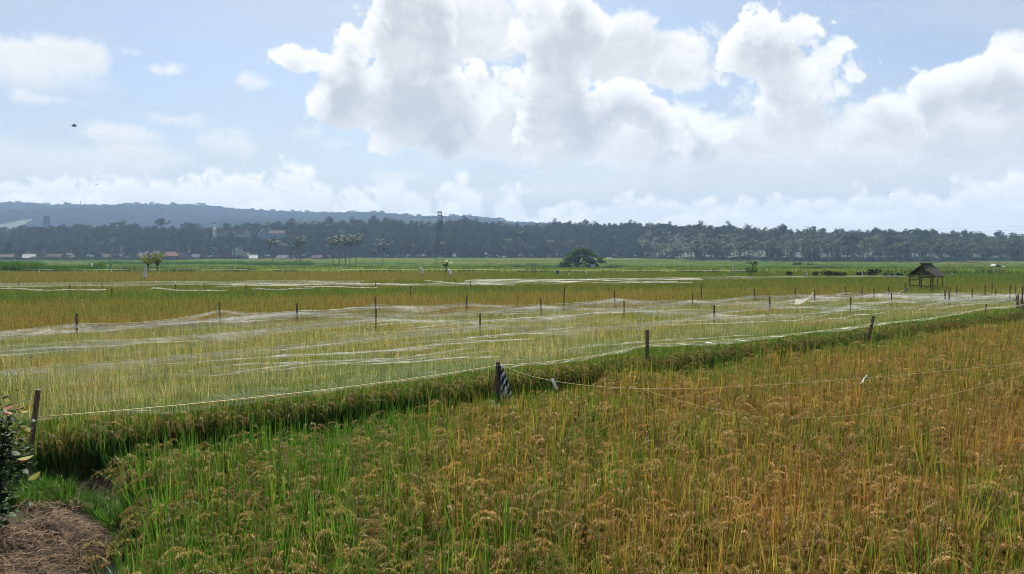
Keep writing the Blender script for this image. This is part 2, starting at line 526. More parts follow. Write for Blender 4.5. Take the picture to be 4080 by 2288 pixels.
# ------------------------------------------------------------------ rice plants
def seed_mesh(name, parts, mat):
    """parts: list of (verts Nx3, faces, kind, rnd)"""
    V, Fc, kd, rd, hg = [], [], [], [], []
    b = 0
    for (v, f, kind, rnd) in parts:
        V += [tuple(p) for p in v]
        Fc += [tuple(i + b for i in q) for q in f]
        kd += [kind] * len(v); rd += [rnd] * len(v)
        b += len(v)
    o = mesh_obj(name, V, Fc, mat, link=False, attrs={'kind': kd, 'rnd': rd})
    return o
def blade(x, y, az, lean, curl, L, wd, seg, z0=0.0):
    pts_l, pts_r, th = [], [], lean
    p = np.array((x, y, z0)); h = np.array((math.cos(az), math.sin(az), 0)); sd = np.array((-math.sin(az), math.cos(az), 0))
    tw = random.uniform(-.6, .6)
    v, f = [], []
    for i in range(seg + 1):
        q = i / seg
        wdt = wd * (1 - q ** 2.2) * (0.55 + 0.45 * min(1, q * 4)) * 0.5 + 0.0004
        s2 = sd * math.cos(tw * q) + h * math.sin(tw * q)
        v += [p - s2 * wdt, p + s2 * wdt]
        th = lean + curl * q * q
        p = p + (h * math.sin(th) + np.array((0, 0, 1)) * math.cos(th)) * (L / seg)
    for i in range(seg):
        f.append((2*i, 2*i+1, 2*i+3, 2*i+2))
    return v, f
def panicle(x, y, az, H, L, ng, seg, gl=0.012, gw=0.006, strip=False, spread=0.02):
    """arched, drooping seed head on a straw"""
    h = np.array((math.cos(az), math.sin(az), 0)); up = np.array((0, 0, 1)); sd = np.array((-math.sin(az), math.cos(az), 0))
    lean = random.uniform(.05, .22)
    p = np.array((x, y, 0.0)) + (h * math.sin(lean) + up * math.cos(lean)) * H
    th0, th1 = random.uniform(.15, .5), random.uniform(2.4, 3.1)
    path = [p]
    n = 8
    for i in range(n):
        q = (i + .5) / n
        th = th0 + (th1 - th0) * q ** 0.6
        p = p + (h * math.sin(th) + up * math.cos(th)) * (L / n)
        path.append(p)
    v, f = [], []
    if strip:
        m = 5
        for i in range(m):
            q = i / (m - 1)
            pt = path[int(q * n)]
            wd = spread * (0.25 + 0.75 * math.sin(math.pi * min(1, q * .8 + .15)))
            v += [pt - sd * wd, pt + sd * wd]
        for i in range(m - 1):
            f.append((2*i, 2*i+1, 2*i+3, 2*i+2))
        return v, f
    for g in range(ng):
        q = random.uniform(.12, 1) 
        i = min(n - 1, int(q * n)); fr = q * n - i
        pt = path[i] * (1 - fr) + path[i + 1] * fr
        tg = path[i + 1] - path[i]; tg = tg / np.linalg.norm(tg)
        off = (sd * random.uniform(-1, 1) + up * random.uniform(-.9, .35) + h * random.uniform(-.4, .4)) * spread * (0.4 + math.sin(math.pi * min(1, q)))
        c = pt + off
        d = tg * .7 + up * -.5 + sd * random.uniform(-.45, .45); d = d / np.linalg.norm(d)
        s2 = np.cross(d, np.array((random.uniform(-1, 1), random.uniform(-1, 1), random.uniform(-1, 1)))); s2 = s2 / (np.linalg.norm(s2) + 1e-6)
        b = len(v)
        v += [c - d * gl * .5, c + s2 * gw * .5, c + d * gl * .5, c - s2 * gw * .5]
        f.append((b, b+1, b+2, b+3))
    b = len(v)
    for i in range(n + 1):
        v += [path[i] - sd * .0012, path[i] + sd * .0012]
    for i in range(n):
        f.append((b+2*i, b+2*i+1, b+2*i+3, b+2*i+2))
    return v, f
def hill_near(i, mat):
    parts = []
    for k in range((36, 44, 50, 38, 54, 42, 34, 48, 40, 46)[i % 10]):
        a, r = random.uniform(0, 6.283), random.uniform(0, .06)
        tall = random.random()
        if tall < .70:
            bl = blade(math.cos(a)*r, math.sin(a)*r, a + random.uniform(-.6, .6), random.uniform(.0, .30), random.uniform(-.05, .40), random.uniform(.64, 1.03), random.uniform(.013, .022), 4)
        else:
            bl = blade(math.cos(a)*r, math.sin(a)*r, a + random.uniform(-.7, .7), random.uniform(.1, .36), random.uniform(.4, 1.6), random.uniform(.55, .88), random.uniform(.010, .016), 6)
        parts.append((*bl, 0.0, random.random()))
    for k in range(20):
        a, r = random.uniform(0, 6.283), random.uniform(0, .08)
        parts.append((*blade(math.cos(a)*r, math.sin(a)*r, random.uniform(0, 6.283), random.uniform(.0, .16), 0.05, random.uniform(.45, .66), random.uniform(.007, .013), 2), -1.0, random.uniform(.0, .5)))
    for k in range((18, 14, 10, 17, 9, 15, 19, 12, 16, 13)[i % 10]):
        a, r = random.uniform(0, 6.283), random.uniform(0, .06)
        parts.append((*panicle(math.cos(a)*r, math.sin(a)*r, a + random.uniform(-1, 1), random.uniform(.53, .775), random.uniform(.18, .27), 80, 8, .0135, .0062, spread=.014), 1.0, random.random()))
    return seed_mesh('rice_hill_a%02d' % i, parts, mat)
def hill_mid(i, mat, nl=30, npn=9):
    parts = []
    for k in range(nl):
        a, r = random.uniform(0, 6.283), random.uniform(0, .10)
        parts.append((*blade(math.cos(a)*r, math.sin(a)*r, a, random.uniform(.0, .22), random.uniform(.0, .5), random.uniform(.66, 1.0), random.uniform(.012, .019), 3), 0.0, random.random()))
    for k in range(14):
        a, r = random.uniform(0, 6.283), random.uniform(0, .09)
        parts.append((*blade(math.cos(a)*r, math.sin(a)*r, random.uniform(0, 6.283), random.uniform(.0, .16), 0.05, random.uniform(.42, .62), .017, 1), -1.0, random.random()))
    for k in range(npn):
        a, r = random.uniform(0, 6.283), random.uniform(0, .08)
        parts.append((*panicle(math.cos(a)*r, math.sin(a)*r, a, random.uniform(.52, .72), random.uniform(.18, .26), 16, 8, .024, .010, spread=.016), 1.0, random.random()))
    return seed_mesh('rice_hill_b%02d' % i, parts, mat)
def tile_far(i, mat, size, nb, npn, wmul):
    parts = []
    for k in range(nb):
        x, y = random.uniform(-size/2, size/2), random.uniform(-size/2, size/2)
        parts.append((*blade(x, y, random.uniform(0, 6.283), random.uniform(.02, .35), random.uniform(0, .8), random.uniform(.62, .95), .016 * wmul, 2), 0.0, random.random()))
    for k in range(npn):
        x, y = random.uniform(-size/2, size/2), random.uniform(-size/2, size/2)
        parts.append((*panicle(x, y, random.uniform(0, 6.283), random.uniform(.55, .74), .24 * (0.7 + 0.3 * wmul), 0, 8, strip=True, spread=.012 * wmul), 1.0, random.random()))
    return seed_mesh('rice_tile_%s%02d' % (chr(99 + int(wmul)), i), parts, mat)
def coll(name, objs):
    c = bpy.data.collections.new(name)
    for o in objs: c.objects.link(o)
    return c

def scatter(name, pts, rot, scl, idx, extra, collection, mat=None):
    """one object: points that carry plants through geometry nodes"""
    me = bpy.data.meshes.new(name)
    n = len(pts)
    me.vertices.add(n)
    me.vertices.foreach_set('co', np.asarray(pts, np.float32).ravel())
    a = me.attributes.new('rot', 'FLOAT_VECTOR', 'POINT'); a.data.foreach_set('vector', np.asarray(rot, np.float32).ravel())
    scl = np.asarray(scl, np.float32)
    if scl.ndim == 1: scl = np.stack([scl] * 3, 1)
    a = me.attributes.new('scl', 'FLOAT_VECTOR', 'POINT'); a.data.foreach_set('vector', scl.ravel())
    a = me.attributes.new('idx', 'INT', 'POINT'); a.data.foreach_set('value', np.asarray(idx, np.int32))
    for kx, vx in extra.items():
        a = me.attributes.new(kx, 'FLOAT', 'POINT'); a.data.foreach_set('value', np.asarray(vx, np.float32))
    me.update()
    o = bpy.data.objects.new(name, me)
    COL.objects.link(o)
    g = bpy.data.node_groups.new('plant_' + name, 'GeometryNodeTree')
    g.interface.new_socket('Geometry', in_out='INPUT', socket_type='NodeSocketGeometry')
    g.interface.new_socket('Geometry', in_out='OUTPUT', socket_type='NodeSocketGeometry')
    k = NT(g)
    gi, go = k.n('NodeGroupInput'), k.n('NodeGroupOutput')
    ci = k.n('GeometryNodeCollectionInfo')
    ci.inputs['Collection'].default_value = collection
    ci.inputs['Separate Children'].default_value = True
    ci.inputs['Reset Children'].default_value = True
    ip = k.n('GeometryNodeInstanceOnPoints')
    def na(nm, dt):
        q = k.n('GeometryNodeInputNamedAttribute', data_type=dt); q.inputs['Name'].default_value = nm
        return q.outputs['Attribute']
    g.links.new(gi.outputs[0], ip.inputs['Points'])
    g.links.new(ci.outputs[0], ip.inputs['Instance'])
    ip.inputs['Pick Instance'].default_value = True
    g.links.new(na('idx', 'INT'), ip.inputs['Instance Index'])
    er = k.n('FunctionNodeEulerToRotation')
    g.links.new(na('rot', 'FLOAT_VECTOR'), er.inputs[0])
    g.links.new(er.outputs[0], ip.inputs['Rotation'])
    g.links.new(na('scl', 'FLOAT_VECTOR'), ip.inputs['Scale'])
    g.links.new(ip.outputs[0], go.inputs[0])
    md = o.modifiers.new('plants', 'NODES')
    md.node_group = g
    return o
def in_poly(x, y, poly):
    ins = np.zeros(len(x), bool)
    j = len(poly) - 1
    for i in range(len(poly)):
        xi, yi = poly[i]; xj, yj = poly[j]
        c = ((yi > y) != (yj > y)) & (x < (xj - xi) * (y - yi) / (yj - yi + 1e-12) + xi)
        ins ^= c
        j = i
    return ins
def plant(poly, sp, jit=0.35, ang=0.0, margin=2.5):
    P = np.array(poly)
    x0, y0 = P.min(0); x1, y1 = P.max(0)
    d = max(x1 - x0, y1 - y0) * 1.0
    n = int(d / sp) + 2
    u = (np.arange(-n, n) + .0) * sp
    A, B = np.meshgrid(u, u)
    A = A.ravel() + rng.uniform(-jit, jit, A.size) * sp
    B = B.ravel() + rng.uniform(-jit, jit, B.size) * sp
    cx, cyy = (x0 + x1) / 2, (y0 + y1) / 2
    x = cx + A * math.cos(ang) - B * math.sin(ang)
    y = cyy + A * math.sin(ang) + B * math.cos(ang)
    k = (y > 3.0) & (np.abs(x) < y * 0.69 + margin)
    x, y = x[k], y[k]
    k = in_poly(x, y, poly)
    return x[k], y[k]
def field(name, label, poly, sp, coln, nidx, ripe, hs=(0.9, 1.1), ang=0.0, jit=.35, margin=2.5, hmul=None, tilt=0.06):
    x, y = plant(poly, sp, jit, ang, margin)
    n = len(x)
    z = gz(x, y) - 0.01
    rot = np.stack([rng.normal(0, tilt, n), rng.normal(0, tilt, n), rng.uniform(0, 6.283, n)], 1)
    s = rng.uniform(hs[0], hs[1], n)
    if hmul is not None: s = s * hmul(x, y)
    o = scatter(name, np.stack([x, y, z], 1), rot, s, rng.integers(0, nidx, n), {'ripe': np.clip(ripe(x, y), -0.3, 1.3)}, coln)
    tag(o, label, 'rice', kind='stuff')
    print(name, n)
    return o
M['bund'] = leafy('plot_shade_grass', (0.012, 0.030, 0.006), (0.03, 0.06, 0.012), 0.15)  # dark tone stands in for the shaded front faces of the plots
CA = coll('rice_near', [hill_near(i, M['rice']) for i in range(10)])
CB = coll('rice_mid', [hill_mid(i, M['rice_gold']) for i in range(8)])
CB2 = coll('rice_mid_net', [hill_mid(i, M['rice_mid'], 32, 6) for i in range(8)])
CC = coll('rice_tile', [tile_far(i, M['rice_far'], 1.2, 150, 70, 1.0) for i in range(6)])
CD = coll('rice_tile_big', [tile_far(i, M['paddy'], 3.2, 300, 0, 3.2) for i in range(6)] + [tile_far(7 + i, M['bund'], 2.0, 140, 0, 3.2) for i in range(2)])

def ripe_near(x, y):
    s, t = st(x, y)
    r = 0.04 + 0.72 * sstep(x + 0.06 * (y - 8), -2.6, 2.2)
    r = r - 0.30 * sstep(t, -3.2, -0.9) * sstep(x, 30, 12)
    r = r - 0.10 * sstep(y, 6.0, 4.5)
    r = r + 0.55 * (vnoise(x, y, 1.7, 1) - .5) + 0.40 * (vnoise(x, y, .6, 2) - .5)
    return r
near_poly = [(-1.95, 2.8), (-2.35, 4.2), (-3.15, 6.6), (-4.05, 7.95)] + [tuple(xy(s, -1.32 - 0.30 * max(0, 1 - s / 9) + 0.12 * math.sin(s * 1.7))) for s in np.arange(1.0, 60, 1.0)] + [(45, 3)]
field('near_rice_field', 'ripening rice crop filling the foreground in front of the rope', near_poly, 0.212, CA, 10, ripe_near, (0.88, 1.10), ang=0.64, jit=.24, tilt=.09, hmul=lambda x, y: 0.9 + 0.22 * vnoise(x, y, .9, 5))
FAR = lambda x: 19.7 + 0.55 * (x + 13.3)
B1 = lambda x: 39.5 + 0.36 * x
B2 = lambda x: 43.6 + 0.22 * x
B3 = lambda x: 51.5 + 0.12 * x
B4 = lambda x: 86.0 - 0.12 * x
B5 = lambda x: 100.0 - 0.12 * x
def ripe_net(x, y):
    s, t = st(x, y)
    r = 0.32 + 0.12 * sstep(t, 0.5, 7) + 0.45 * (vnoise(x, y, 2.3, 6) - .5) + 0.30 * (vnoise(x, y, .7, 7) - .5)
    return r - 0.15 * sstep(t, 1.2, 0)
net_poly = [tuple(xy(-9, 0.12)), tuple(xy(68, 0.12)), (52, FAR(52) - .2), (-22, FAR(-22) - .2)]
field('netted_rice_field', 'yellow green rice crop under the white bird nets', net_poly, 0.23, CB2, 8, ripe_net, (0.84, 1.02), ang=0.64)
edge_poly = [tuple(xy(s, 0.02)) for s in (-4, 30)] + [tuple(xy(30, .55)), tuple(xy(12, .95)), tuple(xy(-4, 1.0))]
field('edge_rice', 'dense dark green rice along the edge of the netted field behind the ditch', edge_poly, 0.15, CA, 10, lambda x, y: 0.10 + .4 * (vnoise(x, y, .8, 17) - .5), (0.86, 1.04), ang=.64)
gold_poly = [(-34, FAR(-34) + .5), (50, FAR(50) + .5), (62, B1(62)), (-34, B1(-34))]
field('golden_rice_field', 'golden brown ripe rice strip behind the netted field', gold_poly, 0.27, CB, 8,
      lambda x, y: 0.66 + 0.35 * (vnoise(x, y, 4, 8) - .5) - 0.5 * sstep(y - FAR(x), 1.5, 0) - .25 * sstep(x, 14, 34), (0.88, 1.04), jit=.45)
green_poly = [(-36, B1(-36) + .3), (62, B1(62) + .3), (64, B2(64)), (-36, B2(-36))]
field('green_rice_strip', 'bright green rice strip between the golden field and the low nets', green_poly, 0.33, CB, 8,
      lambda x, y: -0.02 + 0.3 * (vnoise(x, y, 3, 9) - .5), (0.92, 1.12), jit=.45)
olive_poly = [(-44, B2(-44) + .3), (66, B2(66) + .3), (70, B3(70)), (-46, B3(-46))]
field('olive_rice_field', 'olive green rice under the far band of nets', olive_poly, 0.38, CB, 8,
      lambda x, y: 0.42 + 0.4 * (vnoise(x, y, 5, 10) - .5), (0.85, 1.0), jit=.45)
gold2_poly = [(-64, B3(-64) + .3), (74, B3(74) + .3), (90, B4(90)), (-72, B4(-72))]
field('far_golden_rice_field', 'wide golden rice field beyond the far nets', gold2_poly, 0.46, CB, 8,
      lambda x, y: 0.68 - 0.35 * sstep(x, -14, 4) - 0.25 * sstep(x, 8, 30) + .25 * (vnoise(x, y, 9, 11) - .5) - 0.35 * sstep(y - B3(x), 9, 3) * sstep(x, 6, -6), (0.88, 1.02), jit=.45)
gold3_poly = [(-74, B4(-74) + .8), (40, B4(40) + .8), (44, B5(44)), (-84, B5(-84))]
field('pale_rice_strip', 'pale tan rice strip by the farthest line of nets', gold3_poly, 0.95, CC, 6,
      lambda x, y: 0.95 - 0.6 * sstep(x, -26, 6) + .3 * (vnoise(x, y, 7, 12) - .5), (0.75, .9), jit=.45)
# young green paddies down to the trees: gaps between plots, with dark tufts added there as shade
def paddies():
    k = 0
    ys = [101, 112, 121, 131, 143, 156, 170, 186, 204, 225, 250, 278, 305, 335, 370, 410, 455, 505, 560, 640]
    nam = 'green_paddy'
    for i in range(len(ys) - 1):
        a, b = ys[i], ys[i + 1]
        sl = -0.06 + 0.03 * ((i * 7) % 5 - 2)
        W = b * 0.72 + 30
        cuts = [-W] + sorted(rng.uniform(-W * .85, W * .85, 4 + i % 3)) + [W]
        for j in range(len(cuts) - 1):
            x0, x1 = cuts[j] + .5, cuts[j + 1] - .5
            if x1 - x0 < 10: continue
            g = 1.2 + 0.006 * a
            hh = rng.uniform(-.12, .16)
            yield [(x0, a + sl * x0 + g * .5 + hh * 5), (x1, a + sl * x1 + g * .5 + hh * 5), (x1, b + sl * x1 - g * .5), (x0, b + sl * x0 - g * .5)], rng.uniform(-.1, .55), a, rng.uniform(.6, 1.2)
allx, bunds = [], []
for poly, rp, dist, hm in paddies():
    sp = 1.9 if dist < 200 else (2.3 if dist < 330 else 2.9)
    x, y = plant(poly, sp, .45, 0.0, 12)
    if len(x):
        allx.append((x, y, np.full(len(x), rp) + .35 * (vnoise(x, y, 25, 13) - .5) + 0.5 * sstep(x / y, .42, .62) * sstep(y, 260, 420), np.full(len(x), hm) * (1 + 0.0012 * y)))
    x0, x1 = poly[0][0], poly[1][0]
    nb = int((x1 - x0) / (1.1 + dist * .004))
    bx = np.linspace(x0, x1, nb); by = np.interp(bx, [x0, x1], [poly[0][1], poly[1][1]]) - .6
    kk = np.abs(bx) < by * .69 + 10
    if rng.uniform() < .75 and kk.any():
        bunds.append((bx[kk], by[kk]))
X = np.concatenate([a[0] for a in allx]); Y = np.concatenate([a[1] for a in allx])
RP = np.concatenate([a[2] for a in allx]); HM = np.concatenate([a[3] for a in allx])
n = len(X)
o = scatter('green_paddies', np.stack([X, Y, gz(X, Y) - .02], 1), np.stack([np.zeros(n), np.zeros(n), rng.uniform(0, 6.283, n)], 1), HM * rng.uniform(.92, 1.08, n), rng.integers(0, 6, n), {'ripe': RP}, CD)
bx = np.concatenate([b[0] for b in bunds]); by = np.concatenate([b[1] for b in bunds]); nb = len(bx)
q = scatter('plot_shade_grass', np.stack([bx, by, gz(bx, by)], 1), np.stack([np.zeros(nb), np.zeros(nb), rng.uniform(0, 6.283, nb)], 1), rng.uniform(.7, 1.35, nb) * (1 + .001 * by), rng.integers(6, 8, nb), {'ripe': np.zeros(nb)}, CD)
tag(q, 'added dark grass imitating the shaded front edges of the green paddies', 'grass', kind='stuff')
tag(o, 'young bright green rice terraces stretching to the tree line', 'rice', kind='stuff')
print('paddies', n)
# ------------------------------------------------------------------ trees (patterns shared by many trees)
M['leaf_dark'] = leafy('foliage_dark', (0.009, 0.020, 0.007), (0.022, 0.040, 0.011), 0.12, scale=0.5, spec=0.03, rough=0.7)
M['leaf_mid'] = leafy('foliage_mid', (0.013, 0.027, 0.008), (0.030, 0.050, 0.014), 0.14, scale=0.5, spec=0.03, rough=0.7)
M['leaf_light'] = leafy('foliage_light', (0.024, 0.046, 0.012), (0.052, 0.076, 0.022), 0.2, scale=0.5, spec=0.03, rough=0.7)
M['frond'] = leafy('palm_frond', (0.018, 0.034, 0.009), (0.046, 0.062, 0.020), 0.2, scale=0.8, spec=0.05, rough=0.6)
M['palm_trunk'] = simple('palm_trunk', (0.07, 0.06, 0.05), (0.16, 0.145, 0.125), 3.0, 0.9)
def rnd_unit():
    v = rng.normal(0, 1, 3)
    return v / np.linalg.norm(v)
def crown_mesh(name, lobes, per, leaf, mat, link=False, parent=None, upbias=0.25, hang=0.0):
    """leaf clumps through the crown volume; lobes: (x, y, z, rx, ry, rz)"""
    V, F = [], []
    for (x, y, z, rx, ry, rz) in lobes:
        n = int(per * (rx * ry * rz) ** (1/3))
        for _ in range(n):
            d = rnd_unit()
            rad = rng.uniform(0.55, 1.05)
            c = np.array((x + d[0] * rx * rad, y + d[1] * ry * rad, z + d[2] * rz * rad))
            nrm = d * 0.6 + rnd_unit() * 0.7 + np.array((0, 0, upbias)); nrm /= np.linalg.norm(nrm)
            a = np.cross(nrm, rnd_unit()); a /= np.linalg.norm(a) + 1e-6
            b = np.cross(nrm, a)
            l, wd = leaf * rng.uniform(.6, 1.4), leaf * rng.uniform(.35, .8)
            k = len(V)
            V += [c - a * l * .5, c + b * wd * .5 - a * l * .05 + nrm * leaf * .12, c + a * l * .5, c - b * wd * .5 - a * l * .05 - nrm * leaf * .08]
            F.append((k, k+1, k+2)); F.append((k, k+2, k+3))
    return mesh_obj(name, V, F, mat, parent, link=link)
def lobes_round(H, Rr, n, z0=0.35, squash=0.8):
    out = []
    for i in range(n):
        a = rng.uniform(0, 6.283); q = rng.uniform(0, 1) ** .6
        zz = rng.uniform(z0, .93)
        w_ = math.sin(math.pi * min(.95, max(.12, (zz - z0 + .12) / (1.1 - z0)))) 
        r = Rr * rng.uniform(.25, .42)
        out.append((math.cos(a) * q * Rr * .75 * w_, math.sin(a) * q * Rr * .75 * w_, zz * H, r, r, r * squash))
    return out
def lobes_flat(H, Rr, tiers):
    out = []
    for (zf, rr) in tiers:
        n = int(5 + rr * 6)
        for i in range(n):
            a = rng.uniform(0, 6.283); q = math.sqrt(rng.uniform(0, 1)) * rr
            out.append((math.cos(a) * q * Rr, math.sin(a) * q * Rr, H * (zf + rng.uniform(-.05, .04) - .05 * (q / rr) ** 2), Rr * .22, Rr * .22, Rr * rng.uniform(.06, .14)))
    return out
def trunk_mb(H, r, limbs=5, spread=0.5, z0=.3):
    m = MB()
    bend = random.uniform(-.06, .06) * H
    m.tube([(0, 0, -0.3), (bend * .3, 0, H * .3), (bend, bend * .4, H * .75)], [r, r * .75, r * .25], 6)
    for i in range(limbs):
        a = random.uniform(0, 6.283); z = H * random.uniform(z0, .6)
        l = H * spread * random.uniform(.6, 1)
        p = Vector((bend * z / H, 0, z))
        m.tube([p, p + Vector((math.cos(a) * l * .5, math.sin(a) * l * .5, l * .45)), p + Vector((math.cos(a) * l, math.sin(a) * l, l * .75))], [r * .45, r * .3, r * .1], 5)
    return m
def palm_parts(H, L, nf, name, young=False):
    """(trunk mesh object, crown mesh object) unlinked"""
    m = MB()
    bend = random.uniform(-.08, .08) * H
    top = Vector((bend, bend * .5, H))
    if not young:
        m.tube([(0, 0, -.3), (bend * .15, 0, H * .35), (bend * .55, bend * .25, H * .7), top], [.24, .17, .14, .12], 6)
    else:
        m.tube([(0, 0, -.3), (0, 0, H * .5), top], [.10, .085, .06], 6)
    tr = m.build('trunk', M['palm_trunk'], link=False)
    V, F = [], []
    for i in range(nf):
        az_ = 6.283 * i / nf + random.uniform(-.25, .25)
        el0 = random.uniform(-.25, 1.25) if not young else random.uniform(.85, 1.45)
        h = np.array((math.cos(az_), math.sin(az_), 0)); sd = np.array((-math.sin(az_), math.cos(az_), 0)); up = np.array((0, 0, 1.))
        p = np.array(top); LL = L * random.uniform(.8, 1.1)
        ns = 9
        e = el0
        for s_ in range(ns):
            q = s_ / ns
            e = el0 - (1.55 if not young else .75) * q ** 1.3
            d = h * math.cos(e) + up * math.sin(e)
            nrm = -h * math.sin(e) + up * math.cos(e)
            p2 = p + d * LL / ns
            wl = LL * .24 * math.sin(math.pi * (0.12 + 0.85 * q)) 
            k = len(V)
            V += [p - sd * .03, p + sd * .03, p2 + sd * .03, p2 - sd * .03]; F.append((k, k+1, k+2, k+3))
            for sg in (-1, 1):
                for hh in range(2):
                    b0 = p + (p2 - p) * (hh * .5 + .05); b1 = p + (p2 - p) * (hh * .5 + .42)
                    tip = (b0 + b1) / 2 + sd * sg * wl + d * wl * .45 - up * wl * random.uniform(.15, .6)
                    k = len(V); V += [b0, b1, tip]; F.append((k, k+1, k+2))
            p = p2
    cr = mesh_obj('crown', V, F, M['frond'], link=False)
    return tr, cr
def proto_join(name, parts):
    """single unlinked mesh object made of several (for the far wood)"""
    V, F, mi, mats = [], [], [], []
    for o in parts:
        me = o.data; b = len(V)
        V += [tuple(v.co) for v in me.vertices]
        mt = me.materials[0]
        if mt not in mats: mats.append(mt)
        for p in me.polygons:
            F.append(tuple(i + b for i in p.vertices)); mi.append(mats.index(mt))
    o = mesh_obj(name, V, F, link=False)
    for mt in mats: o.data.materials.append(mt)
    o.data.polygons.foreach_set('material_index', mi)
    return o
TREES = []     # (trunk, crown)
for i in range(7):
    H = random.uniform(10, 14); Rr = random.uniform(3.8, 5.4)
    TREES.append((trunk_mb(H, .28).build('trunk', M['bark'], link=False),
                  crown_mesh('crown', lobes_round(H, Rr, 15, .28 if i % 3 else .4), 125, .46, M[('leaf_dark', 'leaf_mid', 'leaf_dark', 'leaf_mid', 'leaf_light', 'leaf_dark', 'leaf_mid')[i]])))
PALMS = [palm_parts(random.uniform(9.5, 13), random.uniform(3.8, 4.6), 17, 'p') for i in range(4)]
FLATS = []
for i in range(3):
    H = 17; FLATS.append((trunk_mb(H, .3, 7, .45, .5).build('trunk', M['bark'], link=False),
                          crown_mesh('crown', lobes_flat(H, 7.5, [(.96, .6), (.86, .95), (.75, .7)]), 90, .55, M['leaf_dark'])))
BUSHES = []
for i in range(4):
    BUSHES.append((trunk_mb(2.5, .09, 4, .4).build('stem', M['bark'], link=False),
                   crown_mesh('foliage', [(rng.uniform(-1.4, 1.4), rng.uniform(-1, 1), rng.uniform(.4, 2.0), .9, .9, .75) for _ in range(7)], 60, .45, M['leaf_mid' if i % 2 else 'leaf_light'])))
wood = [proto_join('wood_%02d' % i, [t, c]) for i, (t, c) in enumerate(TREES)] + [proto_join('wood_%02d' % (7 + i), [t, c]) for i, (t, c) in enumerate(PALMS)] \
     + [proto_join('wood_%02d' % (11 + i), [t, c]) for i, (t, c) in enumerate(FLATS)] + [proto_join('wood_%02d' % (14 + i), [t, c]) for i, (t, c) in enumerate(BUSHES)]
CW = coll('wood_kinds', wood)

def put_tree(kind, name, loc, label, cat, scale=1.0, group=None, rz=None, sz=None):
    """one tree as a thing of its own: trunk + crown"""
    t, c = kind
    e = empty(name, loc, random.uniform(0, 6.283) if rz is None else rz)
    e.scale = (scale, scale, sz or scale)
    for o in (t, c):
        q = o.copy(); COL.objects.link(q); q.parent = e; q.name = o.name.split('.')[0]
    return tag(e, label, cat, group)

# ------------------------------------------------------------------ wooded ridge and far hill
TOPX = [-600, 0, 250, 400, 560, 640, 760, 900, 1000, 1100, 1300, 1500, 1620, 1700, 1800, 1900, 2000, 2150, 2300, 2600, 2850, 3000, 3200, 3300, 3500, 3650, 3800, 3950, 4080, 4700]
TOPY = [905, 908, 908, 905, 900, 906, 905, 912, 908, 900, 888, 885, 892, 900, 888, 892, 902, 904, 896, 900, 906, 912, 920, 926, 916, 930, 936, 940, 946, 960]
FRX = [-600, 900, 1050, 1150, 2500, 2750, 4080, 4700]
FRY = [600, 610, 640, 650, 640, 525, 475, 470]
def bearing(x, y): return 2040 + FPX * np.asarray(x, float) / np.asarray(y, float)
def ridge_z(x, y):
    u = bearing(x, y)
    yf = np.interp(u, FRX, FRY)
    ztop = 2.9 + (1000 - np.interp(u, TOPX, TOPY)) * (yf + 190) / FPX - 12.5
    base = np.interp(y, PROF_Y, PROF_Z)
    return base + (ztop - base) * sstep(y, yf + 12, yf + 185) - 12 * sstep(y, yf + 230, yf + 420)
def slope_mesh(name, xs, ys, fz, mat, label, cat):
    X, Y = np.meshgrid(xs, ys)
    Z = fz(X, Y)
    nx, ny = len(xs), len(ys)
    i = np.arange(nx * ny).reshape(ny, nx)
    f = np.stack([i[:-1, :-1].ravel(), i[:-1, 1:].ravel(), i[1:, 1:].ravel(), i[1:, :-1].ravel()], 1)
    return tag(mesh_obj(name, np.stack([X.ravel(), Y.ravel(), Z.ravel()], 1), f, mat, smooth=True), label, cat, kind='structure')
M['forest_floor'] = simple('forest_floor', (0.012, 0.022, 0.008), (0.035, 0.05, 0.018), 0.2, 0.95)
M['hill_soil'] = simple('hill_ground', (0.018, 0.034, 0.012), (0.045, 0.068, 0.022), 0.01, 0.95)
slope_mesh('wooded_rise', np.linspace(-760, 760, 130), np.linspace(448, 1150, 110), lambda x, y: ridge_z(x, y) - 0.35 + 0.6 * sstep(y, np.interp(bearing(x, y), FRX, FRY) - 14, np.interp(bearing(x, y), FRX, FRY) + 2), M['forest_floor'], 'low rise the dark wood grows on', 'hill')
